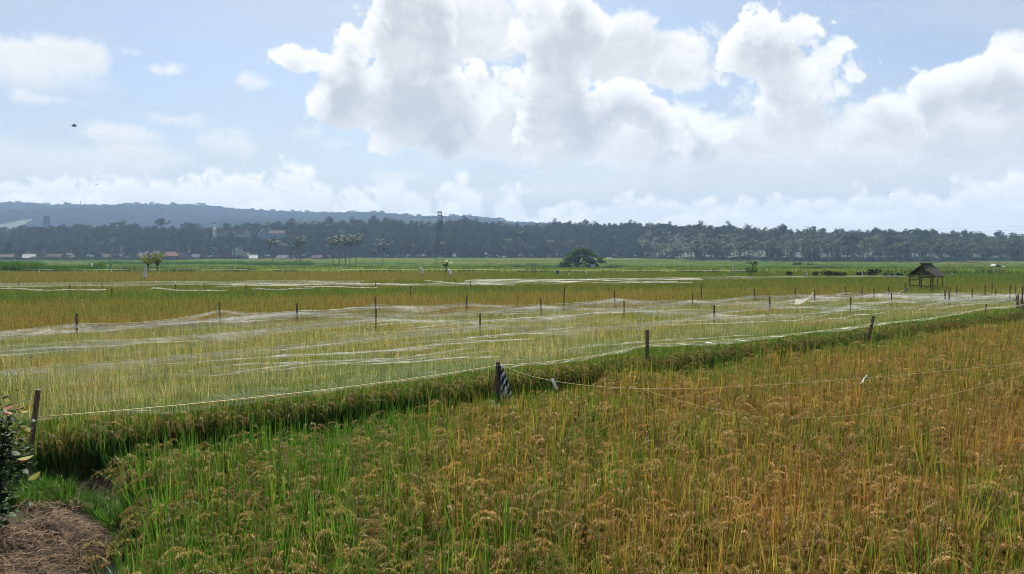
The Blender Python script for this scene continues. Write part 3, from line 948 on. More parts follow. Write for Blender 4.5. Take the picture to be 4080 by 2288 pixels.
def wood_scatter():
    x = rng.uniform(-720, 720, 60000); y = rng.uniform(465, 900, 60000)
    u = bearing(x, y); yf = np.interp(u, FRX, FRY)
    k = (y > yf) & (y < yf + 225) & (np.abs(x) < y * .72 + 15)
    x, y, u, yf = x[k], y[k], u[k], yf[k]
    # thin to a spacing
    cell = 7.6
    key = np.floor(x / cell).astype(int) * 100003 + np.floor(y / cell).astype(int)
    _, first = np.unique(key, return_index=True)
    x, y, u, yf = x[first], y[first], u[first], yf[first]
    dep = y - yf
    # village clearings
    clear = ((u < 1060) & (dep < 26)) | (np.abs(u - 660) < 130) & (dep < 34) | (np.abs(u - 930) < 60) & (dep < 40)
    x, y, u, dep = x[~clear], y[~clear], u[~clear], dep[~clear]
    n = len(x)
    pr = rng.uniform(0, 1, n)
    palm_p = np.where(u > 2550, np.where(dep < 100, .78, .18), np.where(u > 1100, np.where(dep < 60, .12, .03), .06))
    idx = np.where(pr < palm_p, rng.integers(7, 11, n), rng.integers(0, 7, n))
    idx = np.where((pr > .985), rng.integers(11, 14, n), idx)
    s = np.clip(rng.normal(.95, .22, n), .55, 1.55) * np.where(idx >= 11, .85, 1)
    s = np.where((idx >= 7) & (idx < 11), s * .95, s)
    s = s * np.where((u > 1000) & (u < 2650), 1.05, .95)
    z = ridge_z(x, y) - .2
    o = scatter('forest', np.stack([x, y, z], 1), np.stack([np.zeros(n), np.zeros(n), rng.uniform(0, 6.283, n)], 1), s, idx, {'ripe': np.zeros(n)}, CW)
    tag(o, 'dark mixed wood and coconut palms covering the low rise', 'forest', kind='stuff')
    # undergrowth along the foot of the wood
    x = np.concatenate([rng.uniform(-560, 560, 1500), rng.uniform(-420, -130, 420), rng.uniform(90, 460, 1500)]); y = np.concatenate([rng.uniform(0, 1, 1500), rng.uniform(-2.6, -.6, 420), rng.uniform(0, 1.6, 1500)])
    yy = 600.0
    for _ in range(4):
        yy = np.interp(bearing(x, yy), FRX, FRY)
    y = yy - 4 + y * 26
    k = np.abs(x) < y * .72 + 10
    x, y = x[k], y[k]; n = len(x)
    o = scatter('undergrowth', np.stack([x, y, gz(x, y) - .1], 1), np.stack([np.zeros(n), np.zeros(n), rng.uniform(0, 6.283, n)], 1), rng.uniform(.5, 1.5, n), rng.integers(14, 18, n), {'ripe': np.zeros(n)}, CW)
    tag(o, 'bushy undergrowth along the foot of the wood', 'undergrowth', kind='stuff')
wood_scatter()
HX = [-900, -300, 0, 130, 250, 330, 400, 600, 800, 950, 1100, 1300, 1500, 1700, 1900, 2100, 2250, 2500, 3000]
HY = [815, 812, 816, 814, 828, 832, 824, 819, 822, 838, 846, 853, 859, 872, 883, 896, 906, 930, 990]
HD = 2500.0
def hill_z(x, y):
    u = 2040 + FPX * np.asarray(x, float) / HD
    zt = 2.9 + (1000 - np.interp(u, HX, HY)) * HD / FPX - 6
    z = -3 + (zt + 3) * sstep(y, 1250, 2520) ** 0.9
    z = z + sstep(y, 1350, 1900) * sstep(y, 2550, 2300) * (26 * (vnoise(x, y, 260, 21) - .5) + 12 * (vnoise(x, y, 110, 22) - .5))
    return z - 40 * sstep(y, 2540, 3200)
slope_mesh('hill', np.linspace(-2600, 1100, 150), np.linspace(1240, 3200, 90), hill_z, M['hill_soil'], 'long hazy blue wooded hill behind the plain', 'hill')
def hill_scatter():
    cl = [mesh_obj('x', [], [], link=False)]
    protos = []
    for i in range(5):
        H = random.uniform(8, 12)
        protos.append(crown_mesh('hill_tree_%02d' % i, lobes_round(H, random.uniform(4, 6), 9, .15), 60, 1.15, M['leaf_mid' if i % 2 else 'leaf_dark']))
    for i in range(2):
        protos.append(crown_mesh('hill_tree_%02d' % (5 + i), lobes_flat(15, 7, [(.97, .8), (.8, 1.)]), 26, 1.6, M['leaf_dark']))
    ch = coll('hill_tree_kinds', protos)
    n0 = 140000
    x = rng.uniform(-1900, 1000, n0); y = rng.uniform(1300, 2560, n0)
    k = (np.abs(x) < y * .72 + 40)
    x, y = x[k], y[k]
    key = np.floor(x / 7.0).astype(int) * 100003 + np.floor(y / 9.5).astype(int)
    _, first = np.unique(key, return_index=True)
    x, y = x[first], y[first]
    clear = vnoise(x, y, 150, 31) > .90
    x, y = x[~clear], y[~clear]
    n = len(x)
    idx = np.where(rng.uniform(0, 1, n) > .97, rng.integers(5, 7, n), rng.integers(0, 5, n))
    o = scatter('hill_forest', np.stack([x, y, hill_z(x, y) - .5], 1), np.stack([np.zeros(n), np.zeros(n), rng.uniform(0, 6.283, n)], 1), np.stack([rng.uniform(1.0, 1.5, n), rng.uniform(1.0, 1.5, n), rng.uniform(.6, 1.2, n)], 1), idx, {'ripe': np.zeros(n)}, ch)
    tag(o, 'tree cover of the long hazy hill', 'forest', kind='stuff')
    print('hill trees', n)
hill_scatter()

# ------------------------------------------------------------------ haze
hz = MB().box((0, 1500, 92), (7600, 3960, 204)).build('haze', None)
hm, k, out = mat_base('haze_air')
pv = k.n('ShaderNodeVolumePrincipled')
pv.inputs['Color'].default_value = (0.33, 0.49, 0.72, 1)
pv.inputs['Density'].default_value = 0.00028
pv.inputs['Anisotropy'].default_value = 0.0
hm.node_tree.links.new(pv.outputs[0], out.inputs['Volume'])
hz.data.materials.append(hm)
tag(hz, 'thin bluish haze over the plain and the hill', 'haze', kind='stuff')
# ------------------------------------------------------------------ stakes, ropes and nets
def net_material(name, base):
    m, k, out = mat_base(name)
    a = k.n('ShaderNodeAttribute', attribute_type='GEOMETRY'); a.attribute_name = 'dens'
    tcn = k.n('ShaderNodeTexCoord')
    nz = k.noise(k.vm('MULTIPLY', tcn.outputs['Object'], (1.2, 3.2, 3.0)), 2.2, 4.0, 0.65)
    # knotted threads: a square mesh a few centimetres wide, running with the ropes
    u = k.vm('DOT_PRODUCT', tcn.outputs['Object'], (0.8 / 0.05, 0.6 / 0.05, 0.3 / 0.05))
    v = k.vm('DOT_PRODUCT', tcn.outputs['Object'], (-0.6 / 0.05, 0.8 / 0.05, 0.6 / 0.05))
    th = k.m('MAXIMUM', k.m('LESS_THAN', k.m('FRACT', u), 0.13), k.m('LESS_THAN', k.m('FRACT', v), 0.13))
    thin = k.m('MULTIPLY', k.m('MULTIPLY', a.outputs['Fac'], 4.0), k.m('MULTIPLY_ADD', th, 0.94, 0.06))
    packed = k.ss(a.outputs['Fac'], 0.15, 0.4)
    al = k.m('ADD', k.m('MULTIPLY', thin, k.m('SUBTRACT', 1.0, packed)), k.m('MULTIPLY', packed, a.outputs['Fac']))
    al = k.m('MULTIPLY', al, k.ss(nz, 0.38, 0.78, 0.45, 2.0), clamp=True)
    df = k.n('ShaderNodeBsdfDiffuse'); df.inputs[0].default_value = c4(base)
    tr = k.n('ShaderNodeBsdfTranslucent'); tr.inputs[0].default_value = c4(base)
    m1 = k.n('ShaderNodeMixShader'); m1.inputs[0].default_value = 0.55
    tp = k.n('ShaderNodeBsdfTransparent')
    m2 = k.n('ShaderNodeMixShader')
    L = m.node_tree.links
    L.new(df.outputs[0], m1.inputs[1]); L.new(tr.outputs[0], m1.inputs[2])
    k.put(m2.inputs[0], al); L.new(tp.outputs[0], m2.inputs[1]); L.new(m1.outputs[0], m2.inputs[2])
    L.new(m2.outputs[0], out.inputs[0])
    return m
M['net'] = net_material('nylon_net', (0.60, 0.60, 0.56))
M['rope_yellow'] = simple('yellow_cord', (0.55, 0.45, 0.12), (0.70, 0.60, 0.22), 30, 0.6)
M['rope_pale'] = simple('pale_string', (0.30, 0.25, 0.12), (0.46, 0.40, 0.21), 30, 0.7)
M['plastic'] = leafy('white_plastic', (0.45, 0.47, 0.49), (0.62, 0.63, 0.64), 0.35, rnd_obj=False, scale=6, spec=0.4)

STK = []      # (px, py_top, lean px at foot, radius, label)
def stake(px, py, label, ztop=1.3, dx=0.0, r=0.028, group=None, dist=None, mat=None, zb=None, name='wooden_stake'):
    """one stake driven into the paddy: foot, taper, small bend; stands on its own"""
    top = atz(px, py, ztop) if dist is None else at(px, py, dist)
    foot = Vector((top.x + dx, top.y, 0)); foot.z = gz1(foot.x, foot.y) - .12
    m = MB()
    mid = foot.lerp(top, .5) + Vector((random.uniform(-.03, .03), random.uniform(-.02, .02), 0))
    h = top - foot
    ring = [foot, foot.lerp(mid, .6), mid, mid.lerp(top, .7), top - h.normalized() * .012, top]
    m.tube([p - foot for p in ring], [r * 1.1, r * 1.05, r, r * .96, r * .97, r * .8], 8)
    o = m.build(name, mat or M['wood'])
    o.location = foot
    tag(o, label, 'stake', group)
    return o, foot, top
front = [
    (152, 1553, 'thick brown stake leaning beside the leafy bush at the left edge', 1.30, -.17, .032),
    (1985, 1440, 'brown stake with the striped cloth hanging from it', 1.07, -.04, .036),
    (2579, 1313, 'tall straight stake at the net edge right of the striped cloth', 1.32, .0, .038),
    (3481, 1259, 'stake leaning to the right on the net edge near the right side', 1.19, -.30, .042),
    (3930, 1210, 'thin slanting twig stake at the net corner by the dead stump', 1.15, -.05, .018)]
FR = []
for px, py, lb, zt, dx, r in front:
    o, f, t = stake(px, py, lb, zt, dx, r, 'stakes along the front rope')
    FR.append(t)
def nth(i):
    return ['first', 'second', 'third', 'fourth', 'fifth', 'sixth', 'seventh', 'eighth', 'ninth', 'tenth', 'eleventh', 'twelfth', 'thirteenth', 'fourteenth'][i]
rowsrc = {
    'second rope row': [(1913, 1248), (2846, 1215), (3390, 1184), (3782, 1165), (4075, 1142)],
    'third rope row': [(1499, 1230), (2486, 1197), (3067, 1182), (3553, 1166), (3765, 1156), (3968, 1149)],
    'fourth rope row': [(1182, 1208), (2154, 1186), (2760, 1168), (3246, 1154), (3482, 1147), (3873, 1152), (4026, 1135)],
    'far edge row': [(305, 1248), (873, 1202), (1496, 1182), (1861, 1177), (2249, 1139), (2448, 1160), (2794, 1132), (3005, 1150), (3169, 1146), (3370, 1141), (3434, 1142), (3540, 1140), (3812, 1141), (3925, 1130)],
}
ROWT = {}
for rn, L in rowsrc.items():
    ROWT[rn] = []
    for i, (px, py) in enumerate(L):
        lean = {(1499, 1230): -.06, (2249, 1139): -.10, (2846, 1215): -.03, (3390, 1184): -.05, (3540, 1140): .07}.get((px, py), random.uniform(-.02, .02))
        zt = 1.3 if (px, py) not in ((2249, 1139), (2794, 1132), (4026, 1135), (3925, 1130), (4075, 1142)) else (1.62 if px == 2249 else 1.45)
        # keep the row in line with its neighbours
        o, f, t = stake(px, py, '%s stake from the left in the %s of the netted field' % (nth(i), rn), zt, lean, random.uniform(.022, .030), 'stakes of the netted field')
        ROWT[rn].append(t)
# stakes by the hut and at the far nets
for px, py, zt, lb in ((3607, 1128, 1.4, 'stake with the blue rag just left of the field hut'), (3953, 1125, 1.35, 'small dark stake at the far right corner of the nets'), (4047, 1134, 1.3, 'slanting short stake above the dead stump'), (3786, 1140, 1.25, 'thin greenish stake right of the field hut')):
    stake(px, py, lb, zt, 0, .022, 'stakes near the field hut')
FARST = [(74, 1120), (278, 1132), (406, 1126), (446, 1146), (700, 1132), (816, 1130), (979, 1137), (1497, 1121), (1636, 1139), (1874, 1119), (1812, 1109), (1438, 1077)]
for i, (px, py) in enumerate(sorted(FARST)):
    stake(px, py, '%s thin stake from the left along the far band of nets' % nth(i), 1.22 if py > 1100 else 1.5, 0, .022, 'stakes of the far nets')

def rowline(pts, zt, s0, s1, smax=.22):
    """rope through the stake tie points: (s, t, z) sampled with sag between the stakes"""
    q = sorted([(*[float(a) for a in st(p.x, p.y)], zz) for p, zz in zip(pts, zt)])
    q = [(s0, q[0][1], zt[0])] + q if q[0][0] > s0 + 1 else q
    q = q + [(s1, q[-1][1], zt[-1])] if q[-1][0] < s1 - 1 else q
    S_, T_, Z_ = [], [], []
    for (a, b) in zip(q[:-1], q[1:]):
        n = max(3, int((b[0] - a[0]) / .3))
        sag = min(smax, 0.006 * (b[0] - a[0]) ** 2 + .03)
        for i in range(n):
            f = i / n
            S_.append(a[0] + (b[0] - a[0]) * f); T_.append(a[1] + (b[1] - a[1]) * f)
            Z_.append(a[2] + (b[2] - a[2]) * f - sag * 4 * f * (1 - f))
    S_.append(q[-1][0]); T_.append(q[-1][1]); Z_.append(q[-1][2])
    return np.array(S_), np.array(T_), np.array(Z_)
R0 = rowline(FR[:5], [0.97, 0.99, 1.0, 0.98, 1.0], -6, 50, .07)
R1 = rowline(ROWT['second rope row'], [1.0, 1.06, 1.05, 1.05, 1.05], -11, 50)
R2 = rowline(ROWT['third rope row'], [1.04, 1.08, 1.05, 1.05, 1.05, 1.05], -11, 50)
R3 = rowline(ROWT['fourth rope row'], [1.05] * 7, -11, 50)
back_pts = [p for i, p in enumerate(ROWT['far edge row']) if i not in (4, 6)]
R4 = rowline(back_pts, [1.02] * len(back_pts), -11, 50)
def rp(Rw, s):
    return np.array([np.interp(s, Rw[0], Rw[1]), np.interp(s, Rw[0], Rw[2])])
def net_sheet(A, B, s0, s1, label, seed, dens=.15, gather=.5, folds=5, sg=None):
    ss_ = np.arange(s0, s1, .28)
    nv = 14
    V, D = [], []
    for s in ss_:
        ta, za = rp(A, s); tb, zb = rp(B, s)
        for j in range(nv + 1):
            v = j / nv
            t = ta + (tb - ta) * v
            dip = (1 - abs(2 * v - 1) ** 3)
            n1 = float(vnoise(np.array([s]), np.array([t]), 1.1, seed)[0]) - .5
            n2 = float(vnoise(np.array([s]), np.array([t]), .35, seed + 1)[0]) - .5
            zl = za + (zb - za) * v
            z = zl * (1 - dip) + dip * (min(zl, .84) + .10 * n1 + .05 * n2)
            p = xy(s, t); V.append((p[0], p[1], z))
            fold = float(vnoise(np.array([s * .35]), np.array([t]), .45, seed + 2)[0])
            D.append((float(sstep(s, -4.5, 1.0)) if sg else 1.0) * dens * (0.55 + 1.1 * max(0, fold - .35) * 2) * (1.0 + .5 * abs(2 * v - 1) ** 4))
    F = []
    m = nv + 1
    for i in range(len(ss_) - 1):
        for j in range(nv):
            F.append((i*m + j, (i+1)*m + j, (i+1)*m + j + 1, i*m + j + 1))
    o = mesh_obj('bird_net', V, F, M['net'], attrs={'dens': D}, smooth=True)
    tag(o, label, 'net', 'white nets over the rice')
    # bunched hem hanging from the rope
    def hem(Rw, sign, hw_=.26, gk=1.0):
        V, D, F = [], [], []
        hs = np.arange(s0, s1, .16)
        for s in hs:
            t, z = rp(Rw, s)
            w_ = .02 + hw_ * float(vnoise(np.array([s]), np.array([seed * 3.]), 1.6, seed + 4)[0]) ** 1.5 + .05 * float(vnoise(np.array([s]), np.array([0.]), .3, seed + 5)[0])
            for j, (dt, dz) in enumerate(((0, .015), (sign * .06, -.5 * w_), (sign * .16, -w_))):
                p = xy(s, t + dt); V.append((p[0], p[1], z + dz)); D.append(gather * gk * (1, .8, .45)[j] * (1.0 if hw_ > .1 else (.35 + .9 * float(sstep(s, 4, 10))) * float(s > -.1)))
        for i in range(len(hs) - 1):
            for j in range(2): F.append((i*3 + j, (i+1)*3 + j, (i+1)*3 + j + 1, i*3 + j + 1))
        return mesh_obj('hem', V, F, M['net'], o, attrs={'dens': D}, smooth=True)
    hem(B, -1)
    if sg: hem(A, 1, .09, .42)
    for kf in range(folds):
        V, D, F = [], [], []
        sa = rng.uniform(s0, s1 - 6); ln = rng.uniform(1.2, 6); v0 = rng.uniform(.15, .9); v1 = v0 + rng.uniform(-.25, .25)
        fs = np.arange(sa, sa + ln, .2); fd = rng.uniform(.2, .65)
        for i, s in enumerate(fs):
            f = i / len(fs)
            v = v0 + (v1 - v0) * f + .02 * math.sin(s * .5 + kf)
            ta, za = rp(A, s); tb, zb = rp(B, s)
            t = ta + (tb - ta) * v
            z = .93 + .06 * (float(vnoise(np.array([s]), np.array([t]), .8, seed + 7)[0]) - .3)
            w_ = rng.uniform(.010, .040) * math.sin(math.pi * min(.98, max(.05, f)))
            for dt, dz in ((-w_, 0.0), (w_, w_ * .8)):
                p = xy(s, t + dt); V.append((p[0], p[1], z + dz)); D.append(fd)
        for i in range(len(fs) - 1): F.append((2*i, 2*i+2, 2*i+3, 2*i+1))
        mesh_obj('fold', V, F, M['net'], o, attrs={'dens': D})
    return o
net_sheet(R0, R1, -5.0, 34, 'nearest white bird net stretched behind the front rope', 41, .050, .36, 26, True)
net_sheet(R1, R2, -10.5, 40, 'white bird net between the second and third rope rows', 51, .056, .6, 20)
net_sheet(R2, R3, -10.5, 42, 'white bird net between the third and fourth rope rows', 61, .060, .6, 18)
net_sheet(R3, R4, -10.5, 44, 'farthest sheet of bird net along the golden strip', 71, .066, .5, 14)

def cord(name, pts, r, mat, label, cat='rope'):
    o = MB().tube(pts, r, 5).build(name, mat, smooth=True)
    return tag(o, label, cat)
def rope_from(Rw, s0, s1, r, mat, label):
    k = (Rw[0] >= s0) & (Rw[0] <= s1)
    pts = [(*xy(s, t), z + .012) for s, t, z in zip(Rw[0][k], Rw[1][k], Rw[2][k])]
    return cord('rope', pts, r, mat, label)
rope_from(R0, -.06, 46, .0065, M['rope_yellow'], 'yellow cord along the front edge of the nets')
rope_from(R1, -11, 46, .005, M['rope_pale'], 'pale cord carrying the nets in the second row')
rope_from(R2, -11, 46, .005, M['rope_pale'], 'pale cord carrying the nets in the third row')
rope_from(R3, -11, 46, .006, M['rope_pale'], 'pale cord carrying the nets in the fourth row')
rope_from(R4, -11, 46, .006, M['rope_pale'], 'pale cord along the far edge of the nets')
# loose string that sags from the cloth stake and runs off to the right
def spline(ctrl, n=12):
    P = [Vector(c) for c in ctrl]; out = []
    P = [P[0] * 2 - P[1]] + P + [P[-1] * 2 - P[-2]]
    for i in range(1, len(P) - 2):
        for j in range(n):
            t = j / n
            a, b, c, d = P[i-1], P[i], P[i+1], P[i+2]
            out.append(.5 * ((2*b) + (c - a) * t + (2*a - 5*b + 4*c - d) * t*t + (3*b - a - 3*c + d) * t**3))
    out.append(P[-2]); return out
string_pts = spline([at(2003, 1458, FR[1].y), at(2120, 1500, 12.0), at(2300, 1532, 11.2), at(2560, 1549, 10.6), at(2900, 1543, 10.4), at(3440, 1507, 10.4), at(4080, 1447, 10.5), at(4400, 1415, 10.6)])
cord('string', string_pts, .004, M['rope_pale'], 'pale string sagging from the cloth stake across the foreground to the right', 'string')
cord('string', spline([at(2560, 1551, 10.6), at(2740, 1606, 9.9), at(2900, 1640, 9.3), at(3060, 1665, 8.9)]), .0022, M['rope_pale'], 'short lower string branching off and dropping into the rice', 'string')
cord('string', spline([at(3150, 1668, 8.4), at(3430, 1650, 8.2), at(3780, 1572, 8.0), at(3900, 1543, 7.9), at(4080, 1493, 7.8), at(4300, 1430, 7.7)]), .0025, M['rope_pale'], 'lower string rising out of the rice at the right edge', 'string')
def scrap(px, py, d, w_, h_, label, tilt):
    c = at(px, py, d); m = MB()
    Lp, Rp = [], []
    for i in range(7):
        f = i / 6
        p = c + Vector((-w_ * f, .02 * math.sin(f * 5), -h_ * f + .02 * math.sin(f * 6)))
        wd = .028 * math.sin(math.pi * (.18 + .72 * f))
        Lp.append(p + Vector((wd * .5, -.012, wd))); Rp.append(p - Vector((wd * .5, -.012, wd)))
    m.strip(Lp, Rp)
    o = m.build('plastic_scrap', M['plastic'], smooth=True)
    sol = o.modifiers.new('thick', 'SOLIDIFY'); sol.thickness = .004
    tag(o, label, 'plastic')
scrap(3458, 1502, 10.4, .11, .08, 'white plastic scrap knotted on the long string', 0)
scrap(1960, 1598, 10.6, -.05, .16, 'torn white plastic strip in the rice under the striped cloth', 0)
scrap(2196, 1512, 11.2, -.10, .15, 'pale string end hanging from the sagging string', 0)

# striped cloth on its stake
def striped_cloth():
    m, k, out = mat_base('striped_fabric')
    tcn = k.n('ShaderNodeTexCoord')
    sp = k.n('ShaderNodeSeparateXYZ'); k.put(sp.inputs[0], tcn.outputs['Object'])
    v = k.m('ADD', k.m('MULTIPLY', sp.outputs[2], 5.5), k.m('MULTIPLY', sp.outputs[0], -11.0))
    v = k.m('ADD', v, k.m('MULTIPLY', k.noise(tcn.outputs['Object'], 6, 2.0), 1.3))
    f = k.ss(k.m('ABSOLUTE', k.m('SUBTRACT', k.m('FRACT', v), .5)), .23, .27)
    dark = k.ss(sp.outputs[0], .035, .055)
    colr = k.mix(k.m('MULTIPLY', f, dark), c4((0.018, 0.017, 0.022)), c4((0.52, 0.52, 0.54)))
    blue = k.ss(k.noise(k.vm('MULTIPLY', tcn.outputs['Object'], (60, 60, 2)), 1.0, 2.0), .52, .60, 0, .8)
    colr = k.mix(k.m('MULTIPLY', blue, k.m('SUBTRACT', 1.0, dark)), colr, c4((0.10, 0.13, 0.17)))
    p = k.n('ShaderNodeBsdfPrincipled'); k.put(p.inputs['Base Color'], colr); p.inputs['Roughness'].default_value = .9
    m.node_tree.links.new(p.outputs[0], out.inputs[0])
    top = FR[1]
    base = Vector((top.x + .0, top.y - .05, top.z - .07))
    V, F = [], []
    nu, nv = 26, 22
    for j in range(nv + 1):
        g = j / nv
        left = .0 + .015 * math.sin(g * 4); right = .06 + .19 * (g ** .75) * (1 - .12 * max(0, g - .85) / .15)
        for i in range(nu + 1):
            f = i / nu
            x = left + (right - left) * f
            y = .045 * math.sin(f * 17 + g * 1.5) * (.3 + .7 * g) + .02 * math.sin(f * 7)
            z = -.58 * g * (1 - .10 * abs(f - .75)) - .04 * math.sin(f * 9) * g
            V.append((x, y, z))
    for j in range(nv):
        for i in range(nu):
            a = j * (nu + 1) + i
            F.append((a, a+1, a + nu + 2, a + nu + 1))
    o = mesh_obj('striped_cloth', V, F, m, smooth=True)
    o.location = base
    sol = o.modifiers.new('thick', 'SOLIDIFY'); sol.thickness = .004
    tag(o, 'black and white striped shirt cloth hanging on a stake by the net edge', 'cloth')
    kn = MB().tube([(-.035, -.02, -.005), (.02, -.05, .01), (.06, -.01, 0), (.02, .05, .012), (-.035, .02, -.004)], [.016] * 5, 6).build('knot', m, o, smooth=True)
striped_cloth()

# ------------------------------------------------------------------ far nets
def flat_net(name, xs, yf, zf, wid, dens, label):
    V, D, F = [], [], []
    nv = 6
    for x in xs:
        for j in range(nv + 1):
            v = j / nv
            V.append((x, yf(x) + wid * v, zf(x, v))); D.append(dens(x, v))
    for i in range(len(xs) - 1):
        for j in range(nv): F.append((i*(nv+1)+j, (i+1)*(nv+1)+j, (i+1)*(nv+1)+j+1, i*(nv+1)+j+1))
    o = mesh_obj('bird_net', V, F, M['net'], attrs={'dens': D}, smooth=True)
    return tag(o, label, 'net', 'far bands of white net')
def n1(x, s, sd): return float(vnoise(np.array([x]), np.array([sd * 1.0]), s, sd)[0])
flat_net('n', np.arange(-34, -9, .4), lambda x: B2(x) + .6, lambda x, v: .92 + .10 * abs(2*v-1) ** 2 + .10 * n1(x + v * 4, 2.2, 81), 5.5, lambda x, v: .06 + .16 * n1(x * .5 + v * 9, .8, 82), 'thin grey white net band at the left behind the green strip')
flat_net('n', np.arange(-16, 4, .35), lambda x: B2(x) + .4 + .3 * n1(x, 3, 80), lambda x, v: .92 + .14 * n1(x + v * 5, 1.8, 83), 3.0, lambda x, v: .08 + .75 * max(0, n1(x * .4 + v * 12, .7, 84) - .45) * 2, 'brightest shining stretch of net in the middle behind the green strip')
flat_net('n', np.arange(-3, 13, .35), lambda x: B2(x) + 2.2 + .1 * x, lambda x, v: .94 + .16 * n1(x + v * 5, 2.0, 85), 3.6, lambda x, v: .08 + .7 * max(0, n1(x * .4 + v * 12, .7, 86) - .45) * 2, 'white crumpled net lying right of the shining stretch')
flat_net('n', np.arange(9, 31, .4), lambda x: B2(x) + 2.6 + .15 * x, lambda x, v: .92 + .10 * n1(x + v * 5, 2.4, 87), 4.0, lambda x, v: .07 + .4 * max(0, n1(x * .4 + v * 11, .8, 88) - .45) * 2, 'pale green white net running right towards the field hut')
# bright folded edges on those nets
def fold_ribbon(pts, wd, label, z=.98):
    m = MB(); Lp, Rp = [], []
    n = len(pts)
    for i, p in enumerate(pts):
        w_ = wd * random.uniform(.5, 1.2)
        Lp.append((p[0], p[1], p[2])); Rp.append((p[0] + .02, p[1] + w_, p[2] + w_ * .5))
    m.strip(Lp, Rp)
    o = mesh_obj('net_roll', m.v, m.f, M['net'], attrs={'dens': [.85] * len(m.v)})
    return tag(o, label, 'net', 'rolled edges of the far nets')
def pxline(a, b, z, n=26):
    A, Bq = atz(*a, z), atz(*b, z)
    return [(*(A.lerp(Bq, i / n)).xy, z + .02 * math.sin(i * .45) - .06 * math.sin(math.pi * i / n)) for i in range(n + 1)]
for a, b, lb in (((0, 1150), (420, 1155), 'rolled net edge lying along the left end of the green strip'), ((600, 1150), (900, 1158), 'white net roll in a heap left of centre behind the green strip'),
                 ((1000, 1153), (1250, 1147), 'long sagging white net roll just above the green strip'), ((1030, 1131), (1500, 1147), 'bright white net roll crossing the shining stretch'),
                 ((1230, 1124), (1590, 1132), 'upper white net roll on the shining stretch'), ((1690, 1120), (2050, 1136), 'white net roll at the right end of the shining stretch'),
                 ((2200, 1122), (2760, 1126), 'pale net roll right of centre above the golden strip'), ((2400, 1118), (2700, 1122), 'thin upper net roll right of centre')):
    fold_ribbon(pxline(a, b, 1.0), .10, lb)
# farthest line of nets with its little leaning sticks
for i, (x0, x1, off, lb) in enumerate(((-62, -38, 4.0, 'farthest pale net at the left below the reeds'), (-40, -18, 1.5, 'farthest pale net right of the young palms'), (-20, 2, 2.0, 'farthest pale net in the middle of the plain'), (0, 26, 1.0, 'farthest pale net line below the big spreading tree'))):
    flat_net('n', np.arange(x0, x1, .8), lambda x: B4(x) - 2 + off, lambda x, v: gz1(x, B4(x)) + .95 + .12 * n1(x, 2.0, 90 + i), .9, lambda x, v: .45 + .4 * n1(x + v, 1.2, 92 + i), lb)
def ordn(i): return '%d%s' % (i, 'th' if i % 100 in (11, 12, 13) else {1: 'st', 2: 'nd', 3: 'rd'}.get(i % 10, 'th'))
tick = MB().tube([(0, 0, -.1), (0, 0, .95)], [.028, .02], 5).build('stick', M['plastic'], link=False)
tick_px = [20, 48, 140, 165, 205, 262, 300, 340, 380, 455, 520, 560, 640, 680, 715, 770, 820, 870, 905, 960, 1015, 1035, 1050, 1086, 1125, 1160, 1185, 1218, 1240, 1290, 1322, 1345, 1385, 1405, 1450, 1468, 1520, 1545, 1580, 1632, 1645, 1668, 1728, 1775, 1800, 1818, 1856, 1880, 1905, 1935, 1965, 2000]
for i, px in enumerate(tick_px):
    q = tick.copy(); COL.objects.link(q); q.name = 'net_stick'
    d = 84.0 + (3.5 if i % 5 == 0 else 0)
    p = at(px, 1080, d); q.location = (p.x, d, gz1(p.x, d) + .1)
    q.rotation_euler = (0, R(random.choice((-1, 1)) * random.uniform(0, 24)) if px < 1100 else R(random.uniform(-5, 5)), 0)
    tag(q, '%s little white stick from the left holding the farthest net line' % ordn(i + 1), 'stick', 'white sticks of the farthest net line')

# ------------------------------------------------------------------ flags on the rice
def flag(px, yt, yb, d, wpx, label, lean=0.0, col='plastic', fat=False):
    """pole with a drooping plastic sheet"""
    top, low = at(px, yt, d), at(px + lean, yb, d)
    g = Vector((low.x, d, gz1(low.x, d) - .1))
    e = empty('flag', g); tag(e, label, 'flag', 'white scare flags in the rice')
    MB().tube([Vector((0, 0, 0)), (low - g), (top - g)], [.02, .016, .012], 6).build('pole', M['wood'], e)
    w_ = wpx / FPX * d
    m = MB(); n = 9
    Lp, Rp = [], []
    for i in range(n + 1):
        f = i / n
        c = (top - g).lerp(low - g, f)
        ww = w_ * (f ** .8 if fat else math.sin(math.pi * min(.97, .1 + .85 * f)))
        sx = -.35 if fat else 0
        Lp.append(c + Vector((sx * ww, -.03 + .05 * math.sin(f * 6), 0))); Rp.append(c + Vector((ww * (1 + sx), .06 * math.sin(f * 5 + 1), -.06 * f)))
    mid = [(a + b) / 2 + Vector((0, -.08 * math.sin(i * .9), 0)) for i, (a, b) in enumerate(zip(Lp, Rp))]
    m.strip(Lp, mid); m.strip(mid, Rp)
    c = m.build('sheet', M[col], e, smooth=True)
    sol = c.modifiers.new('thick', 'SOLIDIFY'); sol.thickness = .006
M['plastic_green'] = leafy('green_plastic', (0.10, 0.30, 0.22), (0.2, 0.45, 0.35), .3, rnd_obj=False)
M['cloth_blue'] = simple('blue_cloth', (0.03, 0.06, 0.15), (0.06, 0.12, 0.28), 6, .8)
flag(580, 1052, 1106, 57, 17, 'big white plastic sheet flag in the far golden field', -4, fat=True)
flag(1671, 1064, 1093, 64, 11, 'slim leaning white flag left of the small banana plant', 11)
flag(1781, 1072, 1096, 62, 15, 'white flag leaning right of the small banana plant', 14)
flag(2915, 1058, 1086, 66, 7, 'tall thin white flag left of the little lone tree', 0)
flag(3207, 1079, 1097, 66, 8, 'short white flag left of the low dark bushes', 6)
flag(3427, 1068, 1095, 66, 7, 'slim white flag between the two low dark bushes', 6)
flag(2331, 1081, 1096, 70, 6, 'small pale flag below the big spreading tree', 3)
